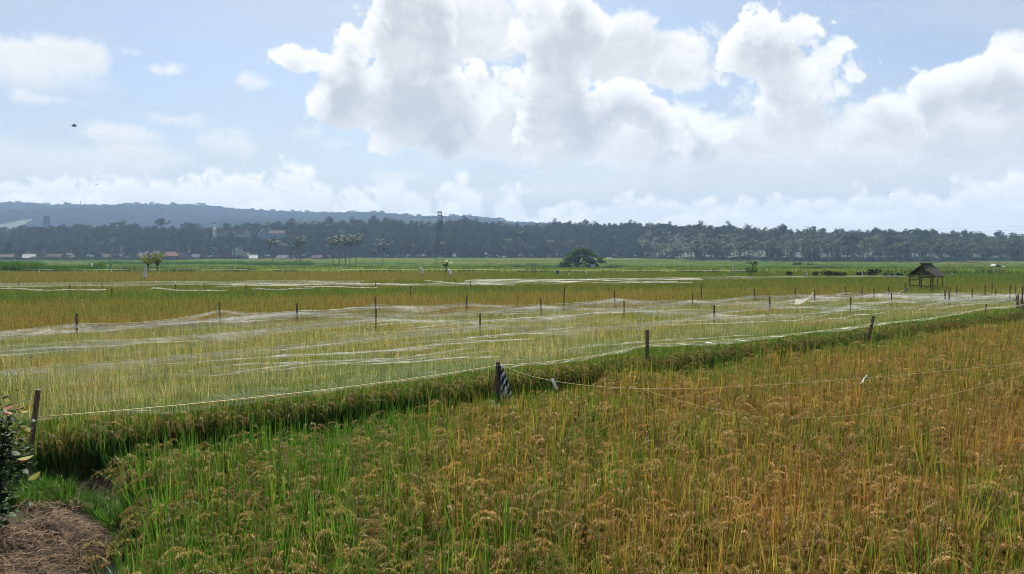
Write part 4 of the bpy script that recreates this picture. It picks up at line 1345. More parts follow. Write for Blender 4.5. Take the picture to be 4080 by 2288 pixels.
flag(2263, 1088, 1100, 70, 8, 'tiny white rag lower left of the big spreading tree', -2)
flag(441, 1047, 1075, 92, 6, 'thin greenish flag left of the young palms', -5, 'plastic_green')
flag(363, 1050, 1062, 96, 8, 'small pale bundle flag at the end of the reeds', 0)
flag(934, 1056, 1072, 92, 5, 'small white flag left of the tall palms', -3)
flag(1354, 1060, 1070, 92, 5, 'tiny white flag near the tall palm group', 0)
flag(3788, 1086, 1096, 72, 7, 'tiny white rag right of the field hut', 0)
flag(3285, 1098, 1106, 62, 5, 'tiny white marker under the left low bush', 0)
flag(2217, 1075, 1091, 72, 11, 'blue grey hooded scare figure below the big spreading tree', 0, 'cloth_blue')

# ------------------------------------------------------------------ field hut
def field_hut():
    D = 44.0
    c = at(3690, 1110, D)
    e = empty('field_hut', (c.x, D, gz1(c.x, D)), -R(52)); e.scale = (.88, .88, 1.0)
    tag(e, 'small open field hut with a weathered gabled plank roof at the net corner', 'hut')
    thatch = simple('roof_boards', (0.022, 0.021, 0.019), (0.068, 0.064, 0.060), 5, .9, .5, stretch=(1, 6, 1))
    W, Lh, ez, rz_ = .82, .74, 1.48, 2.06      # half width, half length, eave and ridge height (local x across, y along ridge)
    for (x, y, zt, r) in ((-.72, -.7, 1.6, .05), (.72, -.7, 1.6, .05), (-.72, .7, 1.6, .045), (.72, .7, 1.6, .045), (0, -.7, 2.05, .06), (0, .7, 2.05, .05), (.72, 0.05, 1.6, .04)):
        b = random.uniform(-.03, .03)
        MB().tube([(x, y, -.15), (x + b, y, .7), (x - b, y + b, 1.2), (x, y, zt)], [r * .85, r * .8, r * .75, r * .7], 7).build('post', M['wood'], e)
    for (p, q, r) in (((-.8, -.72, 1.42), (.8, -.72, 1.36), .032), ((-.8, .72, 1.42), (.8, .72, 1.4), .03), ((-.74, -.8, 1.5), (-.74, .8, 1.5), .035), ((.74, -.8, 1.5), (.74, .8, 1.5), .035),
                      ((-.74, -.7, 1.22), (-.74, .7, 1.2), .028), ((-.74, -.7, .90), (.74, -.7, .88), .03), ((-.74, -.7, .9), (-.74, .7, .86), .03)):
        MB().tube([p, ((p[0]+q[0])/2, (p[1]+q[1])/2, (p[2]+q[2])/2 - .015), q], r, 6).build('beam', M['wood'], e)
    for (p, q) in (((.72, -.7, 1.05), (.48, -.7, 1.42)), ((-.72, .7, 1.0), (-.48, .7, 1.45))):
        MB().tube([p, q], .02, 6).build('brace', M['wood'], e)
    for sgn in (-1, 1):
        n = 8
        for i in range(n):
            y0 = -Lh + 2 * Lh * i / n; y1 = y0 + 2 * Lh / n * 1.12
            up = .02 * (i % 2) + random.uniform(0, .012); ext = random.uniform(-.05, .09)
            x1 = sgn * (W + .08 + ext); z1 = ez - .0 - (.08 + ext) * .5
            m = MB()
            m.prism([(sgn * .0 - sgn * .03, y0, rz_ + .05 + up), (x1, y0, z1 + up), (x1, y1, z1 + up + .01), (-sgn * .03, y1, rz_ + .06 + up)], (0, 0, .02))
            m.build('roof_board', thatch, e)
    MB().tube([(0, -.95, rz_ + .13), (.02, 0, rz_ + .11), (0, .92, rz_ + .13)], .035, 6).build('ridge_pole', M['wood'], e)
    MB().prism([(.04, -.71, 1.5), (.68, -.71, 1.5), (.10, -.71, 1.96)], (0, .02, 0)).build('gable_board', thatch, e)
    MB().box((0, 0, .62), (1.3, 1.2, .04)).build('bench', M['wood_grey'], e)
field_hut()
p = at(3612, 1149, 41.5)
m = MB()
for i in range(5):
    m.strip([(p.x + .05 * i - .1, 41.5 + .03 * math.sin(i + j), p.z - .09 * j) for j in range(4)], [(p.x + .05 * i - .04, 41.5 + .05 * math.sin(i * 2 + j), p.z - .09 * j - .02) for j in range(4)])
tag(m.build('rag', M['cloth_blue'], smooth=True), 'blue rag knotted to the stake at the hut corner', 'cloth')
# bundled net tied up to the stakes
def bundle(a, b, d0, d1, label):
    A, B_ = at(*a, d0), at(*b, d1); m = MB()
    for k in range(4):
        Lp, Rp = [], []
        for i in range(14):
            f = i / 13
            q = A.lerp(B_, f) + Vector((0, 0, -.16 * math.sin(math.pi * f) - k * .05 * f))
            w_ = .02 + .10 * f
            Lp.append(q); Rp.append(q + Vector((0, .05 * k, -w_)))
        m.strip(Lp, Rp)
    o = mesh_obj('net_bundle', m.v, m.f, M['net'], attrs={'dens': [.42] * len(m.v)})
    tag(o, label, 'net', 'bundled nets')
bundle((3610, 1152), (3440, 1176), 40.5, 37, 'white net bundle pulled up to the hut corner stake')
bundle((3245, 1164), (3170, 1190), 31.4, 30, 'white net bundle hanging from a stake in the fourth row')

# dead stump
def stump():
    D = 27.5
    c = at(4056, 1270, D)
    e = empty('dead_stump', (c.x, D, gz1(c.x, D))); tag(e, 'grey split dead stump with twig prongs at the right edge', 'stump')
    S_ = D / FPX
    m = MB(); m.tube([(.10, 0, -.1), (.06, 0, .45), (-.02, 0, .9), (-.06, 0, 1.12)], [.14, .085, .075, .055], 8); m.build('stem', M['wood_grey'], e, smooth=True)
    m = MB(); m.tube([(.20, .02, -.1), (.16, 0, .5), (.17, 0, .9), (.08, 0, 1.15)], [.15, .06, .055, .035], 8); m.build('split_stem', M['wood'], e, smooth=True)
    m = MB(); m.tube([(.24, -.04, -.1), (.22, -.04, .25), (.18, -.02, .42)], [.16, .15, .06], 8); m.build('bole', M['wood'], e, smooth=True)
    for (x0, z0, x1, z1) in ((-.06, 1.1, -.12, 1.36), (-.05, 1.1, -.03, 1.42), (-.04, 1.08, .01, 1.32), (-.06, 1.08, -.20, 1.14), (-.1, 0.0, -.28, .62), (.2, .45, .34, .30)):
        MB().tube([(x0, 0, z0), ((x0 + x1) / 2 + .01, 0, (z0 + z1) / 2), (x1, 0, z1)], [.03, .022, .008], 6).build('prong', M['wood_grey'], e)
stump()
# ------------------------------------------------------------------ trees, plants and shrubs that stand alone
LONE = [(1086, 965, 1035, 345), (1180, 958, 1035, 350), (1195, 948, 1032, 352), (1328, 968, 1047, 300), (1352, 960, 1047, 305), (1377, 957, 1046, 310), (1394, 957, 1046, 312), (1418, 942, 1046, 305), (1488, 996, 1040, 340), (1525, 974, 1053, 280)]
lone_lab = ['lone coconut palm by the white gabled house', 'left palm of the twin palms behind the reed fence', 'right palm of the twin palms behind the reed fence', 'leftmost and lowest palm of the five tall palms', 'second palm from the left of the five tall palms',
            'middle palm of the five tall palms', 'fourth palm from the left of the five tall palms', 'tallest rightmost palm of the five tall palms', 'short palm behind the lone palm right of the five', 'lone wide crowned palm right of the five tall palms']
for (px, yt, yb, d), lb in zip(LONE, lone_lab):
    p = at(px, yb, d)
    g = gz1(p.x, d)
    H = at(px, yt, d).z - g
    put_tree(random.choice(PALMS), 'coconut_palm', (p.x, d, g), lb, 'palm', H / 13.0 * 1.05, 'tall palms on the plain')
# front palms of the grove on the right
gp = sorted(rng.uniform(2600, 4070, 46))
for i, u in enumerate(gp):
    yf = float(np.interp(u, FRX, FRY)) - rng.uniform(2, 14)
    x = (u - 2040) / FPX * yf
    put_tree(PALMS[i % 4], 'coconut_palm', (x, yf, gz1(x, yf) - .1), '%s coconut palm from the left in the front row of the right grove' % ordn(i + 1), 'palm', rng.uniform(.72, 1.08), 'front palms of the grove')
# trees at the foot of the wood and around the village
front_tr = [(40, 15), (95, 12), (150, 9), (330, 9), (395, 10), (455, 8), (540, 8), (600, 9), (760, 8), (800, 7), (880, 9), (1040, 10), (1125, 12), (1235, 8), (1760, 9), (1900, 8), (2080, 12), (2160, 10), (2500, 11), (2580, 12), (2680, 10), (2780, 12), (3110, 8), (3250, 6)]
for i, (u, h) in enumerate(front_tr):
    yf = float(np.interp(u, FRX, FRY)) - (12 if u < 1200 else 4)
    x = (u - 2040) / FPX * yf
    side = 'left part' if u < 700 else ('village part' if u < 1250 else ('middle part' if u < 2300 else 'right part'))
    put_tree(TREES[(i * 3) % 7] if u not in (150, 330, 455, 800, 1235, 3250) else BUSHES[i % 4], 'broadleaf_tree', (x, yf, gz1(x, yf) - .1),
             '%s leafy tree from the left along the foot of the wood' % ['first', 'second', 'third', 'fourth', 'fifth', 'sixth', 'seventh', 'eighth', 'ninth', 'tenth', 'eleventh', 'twelfth', 'thirteenth', 'fourteenth', 'fifteenth', 'sixteenth', 'seventeenth', 'eighteenth', 'nineteenth', 'twentieth', 'twenty-first', 'twenty-second', 'twenty-third', 'last'][i],
             'tree', h / 12.0 if u not in (150, 330, 455, 800, 1235, 3250) else h / 3.0, 'trees at the foot of the wood')
# emergent trees on the skyline
for (u, ytop, kind, sc, lb) in ((645, 866, FLATS[0], 1.0, 'big umbrella shaped tree rising above the wood at the left'), (745, 884, FLATS[1], .72, 'smaller flat topped tree beside the umbrella shaped tree'), (770, 886, FLATS[2], .6, 'thin flat crowned tree left of the minaret'),
                                (3680, 914, FLATS[1], .62, 'thin layered tree standing above the wood at the right'), (2268, 886, FLATS[2], .6, 'tall thin crowned tree on the skyline above the big tree'), (2530, 886, FLATS[0], .7, 'flat crowned tree on the skyline right of centre'),
                                (2775, 894, FLATS[2], .6, 'spreading thin tree on the skyline above the right grove'), (1990, 880, FLATS[1], .7, 'feathery tree on the skyline right of the tall pylon'), (3235, 914, FLATS[0], .5, 'small pointed tree on the skyline at the right')):
    d = float(np.interp(u, FRX, FRY)) + 160
    p = at(u, ytop, d); z = float(ridge_z(np.array([p.x]), np.array([d]))[0])
    H = p.z - z
    put_tree(kind, 'skyline_tree', (p.x, d, z - .2), lb, 'tree', sc, 'trees above the skyline', sz=max(.4, H / 17.5))
# big spreading tree
def big_tree():
    d = 245.0
    c = at(2312, 1068, d); g = gz1(c.x, d)
    e = empty('spreading_tree', (c.x, d, g)); tag(e, 'big dark green spreading tree standing alone on the green paddies', 'tree')
    m = MB()
    m.tube([(-1.2, 0, -.4), (-1.0, 0, 1.6), (-.4, 0, 3.4)], [.9, .7, .4], 8)
    for (x, z) in ((-4, 3.6), (-2.4, 4.6), (1.5, 5.0), (3.6, 3.4), (.4, 5.6), (4.8, 2.4), (-5.2, 2.4)):
        m.tube([(-.9, 0, 1.4), (x * .45 - .6, random.uniform(-1, 1), z * .62 + .6), (x, random.uniform(-2, 2), z)], [.34, .22, .07], 6)
    m.build('trunk', M['bark'], e)
    lob = []
    S_ = d / FPX
    outline = [(2228, 1055), (2240, 1040), (2256, 1028), (2272, 1014), (2284, 1004), (2300, 996), (2320, 992), (2342, 992), (2360, 1002), (2374, 1012), (2384, 1022), (2396, 1034), (2404, 1038), (2250, 1050), (2270, 1056), (2372, 1050), (2366, 1044)]
    for (px, py) in outline:
        p = at(px, py + 4, d)
        for _ in range(3):
            lob.append((p.x - c.x + rng.uniform(-.4, .4), rng.uniform(-3.2, 3.2), p.z - g + rng.uniform(-.5, .1), rng.uniform(.7, 1.1), rng.uniform(.8, 1.2), rng.uniform(.4, .6)))
    for _ in range(46):
        f = rng.uniform(-1, 1); top = 6.3 * (1 - abs(f + .0) ** 2.4) + .7
        lob.append((f * 5.0 - .1, rng.uniform(-3.4, 3.4), max(1.4, rng.uniform(.45, .98) * top), rng.uniform(.8, 1.3), rng.uniform(.8, 1.3), rng.uniform(.45, .75)))
    mt = leafy('spreading_tree_leaf', (0.026, 0.072, 0.012), (0.070, 0.145, 0.024), .30, scale=1.2, rnd_obj=False, spec=0.03, rough=0.7)
    crown_mesh('crown', lob, 190, .36, mt, link=True, parent=e, upbias=.6)
    # shed under it
    s = at(2352, 1066, d - 3.5); sg = gz1(s.x, s.y)
    h = empty('shed', (s.x, s.y, sg), R(6)); tag(h, 'little pale walled shed with a dark roof under the big spreading tree', 'shed')
    MB().box((.75, 0, .75), (1.5, 1.6, 1.7)).build('wall', simple('pale_plaster', (.30, .32, .36), (.42, .44, .48), 3, .9), h)
    MB().box((-.75, .1, .75), (1.5, 1.4, 1.7)).build('doorway', simple('dark_boards', (.02, .02, .022), (.05, .05, .05), 3, .9), h)
    roof = MB().prism([(-2.4, -1.2, 1.2), (0, -1.2, 2.9), (2.4, -1.2, 1.2), (2.4, -1.2, 1.32), (0, -1.2, 3.05), (-2.4, -1.2, 1.32)], (0, 2.4, 0)).build('roof', simple('old_thatch', (.04, .04, .042), (.09, .09, .09), 3, .95), h)
big_tree()
# young palms, banana plant, small tree
_fr = M['frond']; M['frond'] = leafy('young_palm_frond', (0.06, 0.095, 0.016), (0.15, 0.16, 0.035), 0.42, scale=2, rnd_obj=False, spec=0.1)
YP = [palm_parts(1.1, 1.75, 11, 'y', True) for _ in range(2)]
M['frond'] = _fr
for px, yb, d, sc, lb, kd in ((592, 1079, 88, 1.05, 'left one of the two young palms in the golden field', 0), (628, 1079, 88, 1.12, 'right one of the two young palms in the golden field', 1)):
    p = at(px, yb, d); put_tree(YP[kd], 'young_palm', (p.x, d, gz1(p.x, d) + .2), lb, 'palm', sc, 'young palms')
def banana(px, yt, yb, d, label):
    p = at(px, yb, d); g = gz1(p.x, d); H = at(px, yt, d).z - g
    e = empty('banana_plant', (p.x, d, g)); tag(e, label, 'plant')
    MB().tube([(0, 0, -.1), (0, 0, H * .35), (.03, 0, H * .6)], [.12, .10, .06], 7).build('stem', M['palm_trunk'], e)
    lm = leafy('banana_leaf', (.07, .12, .02), (.17, .20, .05), .45, rnd_obj=False, scale=2)
    for i in range(9):
        a = 6.283 * i / 9 + random.uniform(-.3, .3); e0 = random.uniform(.5, 1.4)
        m = MB(); Lp, Rp = [], []
        q = Vector((0, 0, H * .58)); h = Vector((math.cos(a), math.sin(a), 0)); sd = Vector((-math.sin(a), math.cos(a), 0))
        for j in range(7):
            f = j / 6; el_ = e0 - 1.1 * f * f
            w_ = H * .09 * math.sin(math.pi * (.08 + .88 * f))
            Lp.append(q - sd * w_ + Vector((0, 0, -.02))); Rp.append(q + sd * w_)
            q = q + (h * math.cos(el_) + Vector((0, 0, math.sin(el_)))) * H * .42 / 6
        m.strip(Lp, Rp).build('leaf', lm, e, smooth=True)
banana(1777, 1028, 1078, 84, 'small banana plant right of the tall pylon')
p = at(2994, 1092, 66)
tm = trunk_mb(1.6, .05, 5, .5).build('trunk', M['bark'], link=False)
tcn_ = crown_mesh('crown', [(rng.uniform(-.45, .45), rng.uniform(-.3, .3), rng.uniform(1.15, 1.95), .24, .24, .16) for _ in range(11)], 150, .12, M['leaf_light'])
put_tree((tm, tcn_), 'little_tree', (p.x, 66, gz1(p.x, 66)), 'little lone tree with a thin crown in the rice right of centre', 'tree', 1.0)
for (px, py, d, sx, sz, lb) in ((3305, 1094, 68, 1.3, .55, 'low wide dark bush left of the field hut'), (3478, 1092, 68, 1.1, .85, 'low dark bush with large leaves nearest the field hut'), (3142, 1091, 70, .35, .4, 'tiny dark bush left of the short white flag'), (3252, 1092, 70, .3, .35, 'tiny dark shrub beside the wide low bush'),
                                (3355, 1095, 68, .4, .4, 'small dark shrub right of the wide low bush'), (3427, 1093, 68, .4, .45, 'small dark shrub under the slim white flag'), (3540, 1097, 66, .6, .3, 'flat dark shrub left of the hut roof'), (3580, 1097, 66, .3, .3, 'tiny dark shrub close to the hut roof'),
                                (3175, 1050, 300, 3.0, 2.2, 'round blue green bush before the right grove'), (3225, 1052, 300, 2.4, 1.6, 'lower blue green bush before the right grove')):
    p = at(px, py, d); g = gz1(p.x, d)
    e = empty('bush', (p.x, d, g)); tag(e, lb, 'bush', 'low bushes on the plain')
    z0 = 0.75 if d < 100 else .6
    crown_mesh('foliage', [(rng.uniform(-.6, .6) * sx, rng.uniform(-.4, .4), z0 + rng.uniform(.0, .6) * sz, .28 * sx ** .5, .28, .2 * sz ** .5) for _ in range(int(9 + 4 * sx))], 170 if d < 100 else 90, .13 if d < 100 else .4, M['leaf_dark'], link=True, parent=e)
    MB().tube([(0, 0, -.1), (.03, 0, .5), (0, 0, z0 + .3 * sz)], [.04, .03, .015], 5).build('stem', M['bark'], e)
# tall reeds at the left
def reeds():
    V = []
    protos = []
    for i in range(4):
        parts = []
        for k in range(90):
            parts.append((*blade(random.uniform(-.7, .7), random.uniform(-.7, .7), random.uniform(0, 6.28), random.uniform(.02, .3), random.uniform(.1, .9), random.uniform(1.3, 2.3), .05, 3), 0.0, random.random()))
        protos.append(seed_mesh('reed_%02d' % i, parts, M['rice_far']))
    c = coll('reed_kinds', protos)
    n = 700
    u = rng.uniform(-250, 405, n); d = rng.uniform(116, 128, n)
    x = (u - 2040) / FPX * d
    hs = np.where(u < 150, 1.0, np.where(u < 370, .72, .9)) * rng.uniform(.8, 1.15, n)
    o = scatter('reeds', np.stack([x, d, gz(x, d)], 1), np.stack([np.zeros(n), np.zeros(n), rng.uniform(0, 6.28, n)], 1), hs, rng.integers(0, 4, n), {'ripe': np.full(n, -.05)}, c)
    tag(o, 'block of tall green reeds at the left beyond the golden field', 'reeds', kind='stuff')
    n = 900
    u = rng.uniform(400, 1250, n); d = rng.uniform(330, 345, n) ; x = (u - 2040) / FPX * d
    o = scatter('tall_grass', np.stack([x, d, gz(x, d)], 1), np.stack([np.zeros(n), np.zeros(n), rng.uniform(0, 6.28, n)], 1), rng.uniform(.9, 1.4, n), rng.integers(0, 4, n), {'ripe': np.full(n, -.1)}, c)
    tag(o, 'band of taller grass in front of the village', 'grass', kind='stuff')
reeds()

# ------------------------------------------------------------------ village, minaret, masts
M['tile_red'] = simple('red_roof', (.17, .07, .05), (.25, .12, .085), 2, .85)
M['tile_brown'] = simple('brown_roof', (.035, .022, .02), (.07, .045, .036), 2, .9)
M['tile_grey'] = simple('grey_roof', (.05, .055, .065), (.10, .105, .115), 2, .9)
M['white_wall'] = simple('white_wall', (.62, .61, .58), (.78, .77, .74), 2, .85)
M['grey_wall'] = simple('grey_wall', (.20, .21, .22), (.30, .31, .32), 2, .9)
M['blue_wall'] = simple('blue_wall', (.12, .17, .24), (.18, .24, .32), 2, .9)
M['brick_wall'] = simple('brick_wall', (.10, .055, .04), (.16, .09, .065), 2, .9)
M['tin_white'] = simple('white_tin', (.30, .30, .28), (.40, .40, .37), 1, .5)
M['dark'] = simple('dark_opening', (.01, .01, .012), (.02, .02, .022), 2, .6)
M['steel'] = simple('galvanised_steel', (.05, .055, .06), (.10, .105, .11), 3, .6)
def house(px, yb, d, w_, dp, h, rh, rot, wall, roof, label, zoff=0.0, hip=0.0, floor_z=None):
    """gabled house: wall, roof planes, ridge, door (> frame) and windows (> pane)"""
    p = at(px, yb, d)
    g = (gz1(p.x, d) if floor_z is None else floor_z) + zoff
    e = empty('house', (p.x, d, g - .3), R(rot)); tag(e, label, 'house', 'village houses')
    MB().box((0, 0, h / 2), (w_, dp, h)).build('wall', M[wall], e)
    o = .45
    g_ = MB(); hw = w_ / 2
    for sg in (-1, 1):       # gable ends: ridge along x
        if hip == 0:
            MB().prism([(sg * hw, -dp / 2, h), (sg * hw, dp / 2, h), (sg * hw, 0, h + rh)], (-sg * .12, 0, 0)).build('gable', M[wall], e)
    for sg in (-1, 1):
        y1 = sg * (dp / 2 + o); z1 = h - rh * o / (dp / 2)
        MB().prism([(-hw - o, y1, z1), (hw + o, y1, z1), (hw + o - hip, 0, h + rh), (-hw - o + hip, 0, h + rh)], (0, 0, .14)).build('roof_slope', M[roof], e)
    if hip:
        for sg in (-1, 1):
            z1 = h - rh * o / (dp / 2)
            MB().prism([(sg * (hw + o), -dp / 2 - o, z1), (sg * (hw + o), dp / 2 + o, z1), (sg * (hw + o - hip), 0, h + rh)], (0, 0, .13)).build('hip_slope', M[roof], e)
    MB().box((0, 0, h + rh + .12), (w_ + .6 - 2 * hip, .25, .16)).build('ridge', M[roof], e)
    dr = MB().box((-w_ * .08, -dp / 2 - .03, 1.05), (.95, .08, 2.0)).build('door', M['dark'], e)
    MB().box((-w_ * .08, -dp / 2 - .05, 2.1), (1.15, .06, .12)).build('lintel', M['grey_wall'], dr)
    for fx in (-.34, .2, .38):
        wn = MB().box((w_ * fx, -dp / 2 - .02, 1.5), (1.0, .06, 1.1)).build('window', M['grey_wall'], e)
        MB().box((w_ * fx, -dp / 2 - .06, 1.5), (.8, .04, .9)).build('pane', M['dark'], wn)
    return e
house(118, 1028, 560, 7.5, 7, 3.0, 2.6, 20, 'grey_wall', 'tin_white', 'house with a shining white roof at the left edge above the reeds')
house(30, 1026, 575, 12, 8, 3.2, 2.0, 0, 'brick_wall', 'tile_brown', 'brown brick house at the far left edge of the village')
house(225, 1020, 590, 12, 8, 3.0, 2.8, -8, 'brick_wall', 'tile_brown', 'long brown roofed house right of the white roof')
house(430, 1016, 600, 14, 8, 3.0, 2.6, 4, 'brick_wall', 'tile_brown', 'low brown house half hidden by bushes')
house(600, 1014, 600, 13, 9, 3.4, 3.2, 3, 'grey_wall', 'tile_grey', 'dark house with a pale rimmed roof behind the young palms')
house(612, 1003, 600, 11, 8, 5.6, 2.6, 0, 'brick_wall', 'tile_brown', 'brown gabled house behind the pale rimmed roof', -.2)
house(682, 1010, 592, 8.2, 8, 4.2, 3.2, 0, 'brick_wall', 'tile_red', 'house with the bright red tiled roof in the village', 0, 1.4)
house(725, 1012, 597, 9, 7, 3.2, 3.4, 0, 'grey_wall', 'tile_grey', 'grey roofed house joined right of the red roof')
house(785, 1022, 585, 7, 7, 3.0, 2.6, -12, 'brick_wall', 'tile_grey', 'small dark gabled house left of the concrete house')
house(900, 1022, 590, 10, 8, 3.4, 4.0, 0, 'brick_wall', 'tile_brown', 'brown roofed house leaning on the concrete house')
house(1008, 1030, 560, 5.5, 6, 2.6, 2.6, 25, 'brick_wall', 'tin_white', 'small house with a gleaming white gable roof right of the concrete house')
house(1130, 1034, 545, 8, 7, 2.6, 2.4, -15, 'grey_wall', 'tile_grey', 'low grey house beside the lone palm')
house(1270, 1034, 555, 8, 7, 2.6, 2.6, -20, 'brick_wall', 'tile_brown', 'brown house among bushes left of the five tall palms')
def on_ridge(px, py, d, **kw):
    p = at(px, py, d); return p.z
house(965, 925, 700, 12, 9, 4.0, 5.0, -24, 'grey_wall', 'tile_brown', 'big brown roofed house high on the rise with a pale gable', floor_z=on_ridge(965, 930, 700) - 3.5)
house(905, 925, 712, 12, 9, 4.0, 4.6, -14, 'grey_wall', 'tile_brown', 'brown roofed house high on the rise near the minaret', floor_z=on_ridge(905, 930, 712) - 4)
house(1052, 930, 692, 13, 10, 4.2, 5.6, -68, 'blue_wall', 'tile_brown', 'blue gabled house high on the rise', floor_z=on_ridge(1052, 934, 692) - 3.5)
house(1105, 930, 690, 13, 9, 4.0, 3.0, 6, 'blue_wall', 'tile_brown', 'long brown roofed wing right of the blue gable', floor_z=on_ridge(1105, 936, 690) - 2.5)
house(2428, 1032, 590, 2.6, 3, 1.6, 1.0, 0, 'grey_wall', 'tin_white', 'tiny white roofed house at the wood edge right of the big tree')
def shelter():
    d = 90; p = at(3975, 1090, d); g = gz1(p.x, d)
    e = empty('field_shelter', (p.x, d, g), R(8)); tag(e, 'small field shelter with a crumpled grey sheet roof at the far right', 'shelter')
    for x in (-.5, .55):
        for y in (-.35, .35): MB().tube([(x, y, -.1), (x, y, 1.25)], .03, 6).build('post', M['wood'], e)
    m = MB()
    for j in range(3):
        m.strip([(-.75 + .25 * i, -.45 + .3 * j, 1.34 + .28 * math.exp(-((i - 1.5) / 1.2) ** 2) + .03 * math.sin(i * 2 + j)) for i in range(7)], [(-.75 + .25 * i, -.15 + .3 * j, 1.36 + .30 * math.exp(-((i - 1.5) / 1.2) ** 2) + .03 * math.sin(i * 2 + j + 1)) for i in range(7)])
    q = m.build('roof_sheet', M['grey_wall'], e, smooth=True); sol = q.modifiers.new('thick', 'SOLIDIFY'); sol.thickness = .02
    MB().box((0, 0, .92), (1.2, .8, .05)).build('platform', M['wood'], e)
shelter()
def concrete_house():
    d = 588; p = at(945, 1026, d); g = gz1(p.x, d)
    e = empty('concrete_house', (p.x, d, g - .3)); tag(e, 'unfinished two storey grey concrete house in the village', 'house', 'village houses')
    for x in (-3.2, 0, 3.2):
        for y in (-2.6, 2.6): MB().box((x, y, 2.2), (.45, .45, 4.4)).build('column', M['grey_wall'], e)
    MB().box((0, 0, 4.6), (7.4, 6.2, .4)).build('floor_slab', M['grey_wall'], e)
    MB().box((1.4, 0, 7.0), (4.2, 5.6, 4.4)).build('upper_wall', M['grey_wall'], e)
    MB().box((-2.6, .3, 7.0), (1.4, 4.6, 4.4)).build('stair_wall', M['grey_wall'], e)
    MB().box((0, 0, 9.45), (7.4, 6.2, .35)).build('roof_slab', M['grey_wall'], e)
    MB().box((-1.2, -2.0, 6.9), (1.2, .2, 3.6)).build('opening', M['dark'], e)
    MB().box((0, .8, 2.2), (6.4, 3.2, 4.2)).build('ground_wall', M['dark'], e)
concrete_house()
def minaret():
    d = 720; p = at(855, 935, d); zt = at(855, 884, d).z; zb = p.z - 3
    e = empty('minaret', (p.x, d, zb)); tag(e, 'slim white minaret with a small dark dome above the wood', 'tower')
    H = zt - zb
    S_ = H / 15.0
    for a in range(6):
        an = a * math.pi / 3
        MB().box((1.45 * math.cos(an), 1.45 * math.sin(an), 4.0 * S_), (.55, .55, 8.0 * S_)).build('pillar', M['white_wall'], e)
    MB().tube([(0, 0, 0), (0, 0, 7.0 * S_)], [.9, .9], 12).build('core', M['grey_wall'], e)
    MB().tube([(0, 0, 7.9 * S_), (0, 0, 8.5 * S_)], [2.2, 2.2], 12).build('balcony', M['white_wall'], e)
    MB().tube([(0, 0, 8.5 * S_), (0, 0, 11.2 * S_)], [1.35, 1.3], 12).build('shaft', M['white_wall'], e)
    MB().tube([(0, 0, 11.1 * S_), (0, 0, 11.5 * S_)], [1.75, 1.75], 12).build('upper_balcony', M['grey_wall'], e)
    MB().tube([(0, 0, 11.5 * S_), (0, 0, 13.2 * S_)], [.95, .9], 12).build('lantern', M['white_wall'], e)
    MB().tube([(0, 0, 13.1 * S_), (0, 0, 13.6 * S_), (0, 0, 14.3 * S_), (0, 0, 14.7 * S_), (0, 0, 15.1 * S_)], [1.1, 1.05, .7, .25, .05], 12).build('dome', M['tile_grey'], e, smooth=True)
minaret()
def pylon(px, yt, yb, d, wb, wt_, arms, label, r=.07, buried=0.0):
    p = at(px, yb, d); g = gz1(p.x, d) if buried == 0 else p.z
    H = at(px, yt, d).z - g
    e = empty('pylon', (p.x, d, g), R(14)); tag(e, label, 'pylon')
    def hw(z): return (wb + (wt_ - wb) * min(1, z / (H * .72))) / 2
    for sx in (-1, 1):
        for sy in (-1, 1):
            MB().tube([(sx * hw(z), sy * hw(z), z) for z in (-.2, H * .25, H * .5, H * .72, H)], r, 5).build('leg', M['steel'], e)
    br = MB(); z = 0; n = 0
    while z < H - .3:
        st_ = max(1.3, hw(z) * 1.9)
        z2 = min(H, z + st_)
        a, b = hw(z), hw(z2)
        for (c0, c1) in (((-1, -1), (1, -1)), ((1, -1), (1, 1)), ((1, 1), (-1, 1)), ((-1, 1), (-1, -1))):
            br.tube([(c0[0] * a, c0[1] * a, z), (c1[0] * b, c1[1] * b, z2)], r * .45, 4)
            if z > H * .6: br.tube([(c1[0] * a, c1[1] * a, z), (c0[0] * b, c0[1] * b, z2)], r * .4, 4)
            br.tube([(c0[0] * b, c0[1] * b, z2), (c1[0] * b, c1[1] * b, z2)], r * .35, 4)
        z = z2
    q = br.build('bracing', M['steel'], e); q['kind'] = 'stuff'
    for (py, half, ins) in arms:
        za = at(px, py, d).z - g; h = half / FPX * d
        m = MB()
        for sy in (-.3, .3):
            m.tube([(-h, 0, za), (0, sy * hw(za) * 2, za + .05), (h, 0, za)], r * 1.1, 5)
            m.tube([(-h, 0, za), (0, sy * hw(za) * 2, za + h * .32), (h, 0, za)], r * .8, 5)
        arm = m.build('cross_arm', M['steel'], e)
        if ins:
            for sg in (-1, 1):
                MB().tube([(sg * h, 0, za), (sg * h, 0, za - ins)], [.09, .07], 6).build('insulator', M['tile_brown'], arm)
pylon(1753, 844, 1065, 318, 3.5, 1.35, ((846, 12.5, 0), (860, 11.5, 1.3), (883, 11.5, 1.3), (905, 11.5, 1.3)), 'tall lattice power pylon standing on the green paddies left of centre', .072)
pylon(187, 862, 925, 730, 6.2, 3.4, ((866, 13, 0), (878, 15, 1.8), (891, 15, 1.8)), 'distant power pylon rising from the wood at the left', .17, 1.0)
def mast():
    d = 2480; p = at(321, 800, d); g = at(321, 836, d).z
    e = empty('radio_mast', (p.x, d, g)); tag(e, 'thin radio mast on top of the hazy hill', 'mast')
    MB().tube([(0, 0, -3), (0, 0, p.z - g)], [.9, .6], 6).build('pole', M['steel'], e)
    for z in (.55, .78, .97): MB().box((0, 0, (p.z - g) * z), (3.2, 3.2, 1.4)).build('antenna', M['steel'], e)
mast()
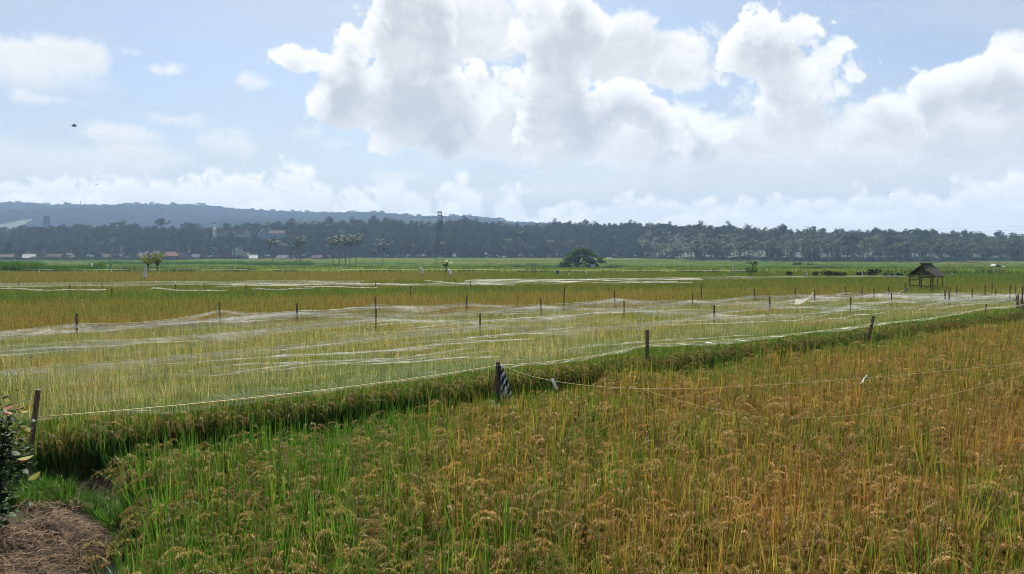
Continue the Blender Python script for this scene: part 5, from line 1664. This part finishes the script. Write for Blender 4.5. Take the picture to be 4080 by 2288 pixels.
# overhead wires of the pylon line
def wires():
    d0 = 318
    for i, (py, s_) in enumerate(((847, -1), (861, -1), (861, 1), (884, 1), (906, -1))):
        a = at(1753 + s_ * 11, py + (3 if py > 850 else 0), d0)
        for j, (bx, by, bd, nm) in enumerate(((4500, 880 + (py - 846) * .9, 210, 'right'), (187, 868 + (py - 846) * .4, 730, 'left'))):
            b = at(bx, by, bd)
            n = 24
            pts = [a.lerp(b, k / n) + Vector((0, 0, -5.0 * 4 * (k / n) * (1 - k / n) * (.7 if j else 1))) for k in range(n + 1)]
            o = MB().tube(pts, .012 if j == 0 else .02, 4).build('power_line', M['steel'])
            tag(o, '%s overhead wire running %s from the tall pylon' % (['topmost', 'second highest', 'third highest', 'fourth highest', 'lowest'][i], nm), 'wire', 'overhead wires')
wires()
# birds
def bird(px, py, d, span, label, flap):
    p = at(px, py, d)
    e = empty('bird', p, R(40)); tag(e, label, 'bird')
    bm_ = simple('bird_feathers', (.012, .013, .02), (.03, .032, .045), 5, .7)
    m = MB(); m.tube([(-.5 * span * .4, 0, 0), (-.1 * span, 0, .01), (.12 * span, 0, .01), (.2 * span, 0, .02), (.26 * span, 0, 0)], [.01, .05 * span, .055 * span, .035 * span, .005], 8)
    m.strip([(-.18 * span, -.02 * span, 0), (-.32 * span, -.06 * span, 0)], [(-.18 * span, .02 * span, 0), (-.32 * span, .06 * span, 0)])
    for sg in (-1, 1):
        L = [(.10 * span, 0, .02 * span), (.14 * span, sg * .25 * span, flap * .16 * span), (0, sg * .5 * span, flap * .02 * span)]
        Rr = [(-.10 * span, 0, .02 * span), (-.06 * span, sg * .25 * span, flap * .15 * span), (-.05 * span, sg * .5 * span, flap * .015 * span)]
        m.strip(L, Rr)
    m.build('body', bm_, e)
bird(295, 503, 34, .52, 'dark bird flying high at the left', 1.2)
bird(384, 735, 70, .42, 'tiny dark bird low over the hazy hill', .4)
bird(3541, 768, 70, .40, 'tiny dark bird low in the sky at the right', .3)

# ------------------------------------------------------------------ bank in the left corner
def straw():
    mt = simple('dry_straw', (.050, .030, .014), (.175, .108, .055), 30, .85, detail=2)
    V, F = [], []
    n = 24000
    x = rng.uniform(-6.6, -2.3, n); y = rng.uniform(4.0, 8.7, n)
    edge = np.interp(y, [0, 4.2, 7.0, 8.3, 9.5], [-2.4, -2.85, -3.55, -4.45, -5.2])
    k = (x < edge + .6) & (vnoise(x, y, .5, 15) > .36 + .2 * sstep(y, 6.2, 8.2))
    x, y = x[k], y[k]
    z = gz(x, y)
    for a, b, c in zip(x, y, z):
        an = rng.uniform(0, 6.283); L = rng.uniform(.05, .26); w_ = rng.choice([.001, .0014, .002, .0035])
        d = np.array((math.cos(an), math.sin(an), 0)); s_ = np.array((-d[1], d[0], 0)); cv = rng.uniform(-.06, .06)
        h0 = rng.uniform(.002, .05); h1 = h0 + rng.uniform(-.03, .06)
        b0 = len(V)
        for i in range(4):
            f = i / 3
            p = np.array((a, b, 0)) + d * L * (f - .5) + s_ * cv * math.sin(math.pi * f)
            p[2] = c + max(.004, h0 + (h1 - h0) * f + .03 * math.sin(math.pi * f))
            V += [p - s_ * w_, p + s_ * w_ + np.array((0, 0, w_))]
        for i in range(3): F.append((b0 + 2*i, b0 + 2*i + 1, b0 + 2*i + 3, b0 + 2*i + 2))
    o = mesh_obj('straw', V, F, mt); tag(o, 'dry tangled straw covering the bank in the lower left corner', 'straw', kind='stuff')
straw()
def bank_grass():
    parts = []
    protos = []
    for i in range(5):
        parts = []
        for k in range(26):
            a = random.uniform(0, 6.28); r = random.uniform(0, .06)
            parts.append((*blade(math.cos(a) * r, math.sin(a) * r, a, random.uniform(.1, .8), random.uniform(.3, 1.3), random.uniform(.10, .30), random.uniform(.006, .011), 4), 0.0, random.uniform(0, .4)))
        protos.append(seed_mesh('tuft_%02d' % i, parts, M['rice']))
    c = coll('tuft_kinds', protos)
    n = 560
    x = rng.uniform(-6.0, -3.6, n); y = rng.uniform(7.2, 8.45, n)
    k = (y > 7.85 + .35 * (vnoise(x, y, .5, 33) - .5)) | (rng.uniform(0, 1, n) < .04)
    x, y = x[k], y[k]; n = len(x)
    o = scatter('bank_grass', np.stack([x, y, gz(x, y) - .01], 1), np.stack([np.zeros(n), np.zeros(n), rng.uniform(0, 6.28, n)], 1), rng.uniform(.5, 1.15, n), rng.integers(0, 5, n), {'ripe': rng.uniform(-.1, .35, n)}, c)
    tag(o, 'short bright green grass tufts on the bank behind the straw', 'grass', kind='stuff')
bank_grass()
def puddle():
    m, k, out = mat_base('puddle_water')
    p = k.n('ShaderNodeBsdfPrincipled'); p.inputs['Base Color'].default_value = (.012, .010, .008, 1); p.inputs['Roughness'].default_value = .06
    p.inputs['Specular IOR Level'].default_value = .6
    tcn = k.n('ShaderNodeTexCoord'); bn = k.n('ShaderNodeBump'); bn.inputs['Strength'].default_value = .35; bn.inputs['Distance'].default_value = .02
    k.put(bn.inputs['Height'], k.noise(tcn.outputs['Object'], 22, 3.0)); k.put(p.inputs['Normal'], bn.outputs[0])
    m.node_tree.links.new(p.outputs[0], out.inputs[0])
    pts = []
    for i in range(28):
        a = 6.283 * i / 28; r = 1 + .2 * math.sin(3 * a) + .1 * math.sin(7 * a)
        pts.append((-3.60 + .50 * r * math.cos(a), 6.65 + .42 * r * math.sin(a), -.035))
    o = MB().poly(pts).build('puddle', m); tag(o, 'dark puddle between the straw bank and the rice', 'puddle', kind='structure')
puddle()
def left_bush():
    c = at(0, 2050, 6.9)
    g = gz1(c.x, 6.9)
    e = empty('leafy_bush', (c.x - .12, 6.95, g)); tag(e, 'leafy dark green bush with a few red leaves at the left edge', 'bush')
    def stems():
        m = MB(); tips = []
        for i in range(16):
            a = random.uniform(0, 6.283); h = random.uniform(.7, 1.22); r = random.uniform(.1, .42)
            p1 = Vector((math.cos(a) * r * .4, math.sin(a) * r * .4, h * .5)); p2 = Vector((math.cos(a) * r, math.sin(a) * r, h))
            m.tube([(0, 0, -.1), p1, p2], [.012, .008, .003], 5); tips.append((p1, p2))
        m.build('stems', M['bark'], e)
        return tips
    tips = stems()
    gm = leafy('bush_leaf', (.012, .030, .008), (.038, .075, .016), .3, rnd_obj=False, scale=9, spec=.06, rough=.5)
    rm = leafy('red_leaf', (.22, .045, .02), (.32, .09, .03), .4, rnd_obj=False, scale=9)
    ym = leafy('yellow_leaf', (.20, .21, .04), (.34, .31, .07), .45, rnd_obj=False, scale=9)
    def leaf_into(m, c, size, az_, el_, lobes=True):
        h = Vector((math.cos(az_) * math.cos(el_), math.sin(az_) * math.cos(el_), math.sin(el_)))
        sd = Vector((-math.sin(az_), math.cos(az_), 0)); up = h.cross(sd)
        prof = [(0, .0), (.12, .28), (.35, .46), (.6, .38), (.85, .16), (1, 0)]
        Lp = [c + h * size * q + sd * size * w_ - up * size * .12 * w_ for q, w_ in prof]
        Rp = [c + h * size * q - sd * size * w_ - up * size * .12 * w_ for q, w_ in prof]
        Md = [c + h * size * q for q, w_ in prof]
        m.strip(Lp, Md); m.strip(Md, Rp)
    mg = MB()
    for (p1, p2) in tips:
        for k in range(95):
            f = rng.uniform(0, 1.05)
            c_ = p1.lerp(p2, f) if rng.uniform() < .7 else Vector((0, 0, 0)).lerp(p1, rng.uniform(.3, 1))
            c_ = c_ + Vector(rng.normal(0, .085, 3))
            leaf_into(mg, c_, rng.uniform(.03, .085), rng.uniform(0, 6.283), rng.uniform(-.8, .6))
    f = mg.build('foliage', gm, e, smooth=True); f['kind'] = 'stuff'
    for (px, py, s_, mt, a) in ((15, 1630, .06, rm, 1.2), (62, 1628, .055, rm, .4), (35, 1652, .05, rm, 2.4), (75, 1842, .05, rm, .2)):
        q = at(px, py, 6.6) - e.location
        m = MB(); leaf_into(m, q, s_ * 1.5, a, .2); m.build('red_leaf', mt, e, smooth=True)
    for (px, py, s_, a, el_) in ((70, 1832, .13, .9, .1), (112, 1915, .12, 1.0, .5), (78, 1642, .08, .9, .0), (105, 1702, .06, -.4, -.8)):
        q = at(px, py, 6.6) - e.location
        m = MB(); leaf_into(m, q, s_, a, el_); m.build('large_leaf', ym, e, smooth=True)
left_bush()
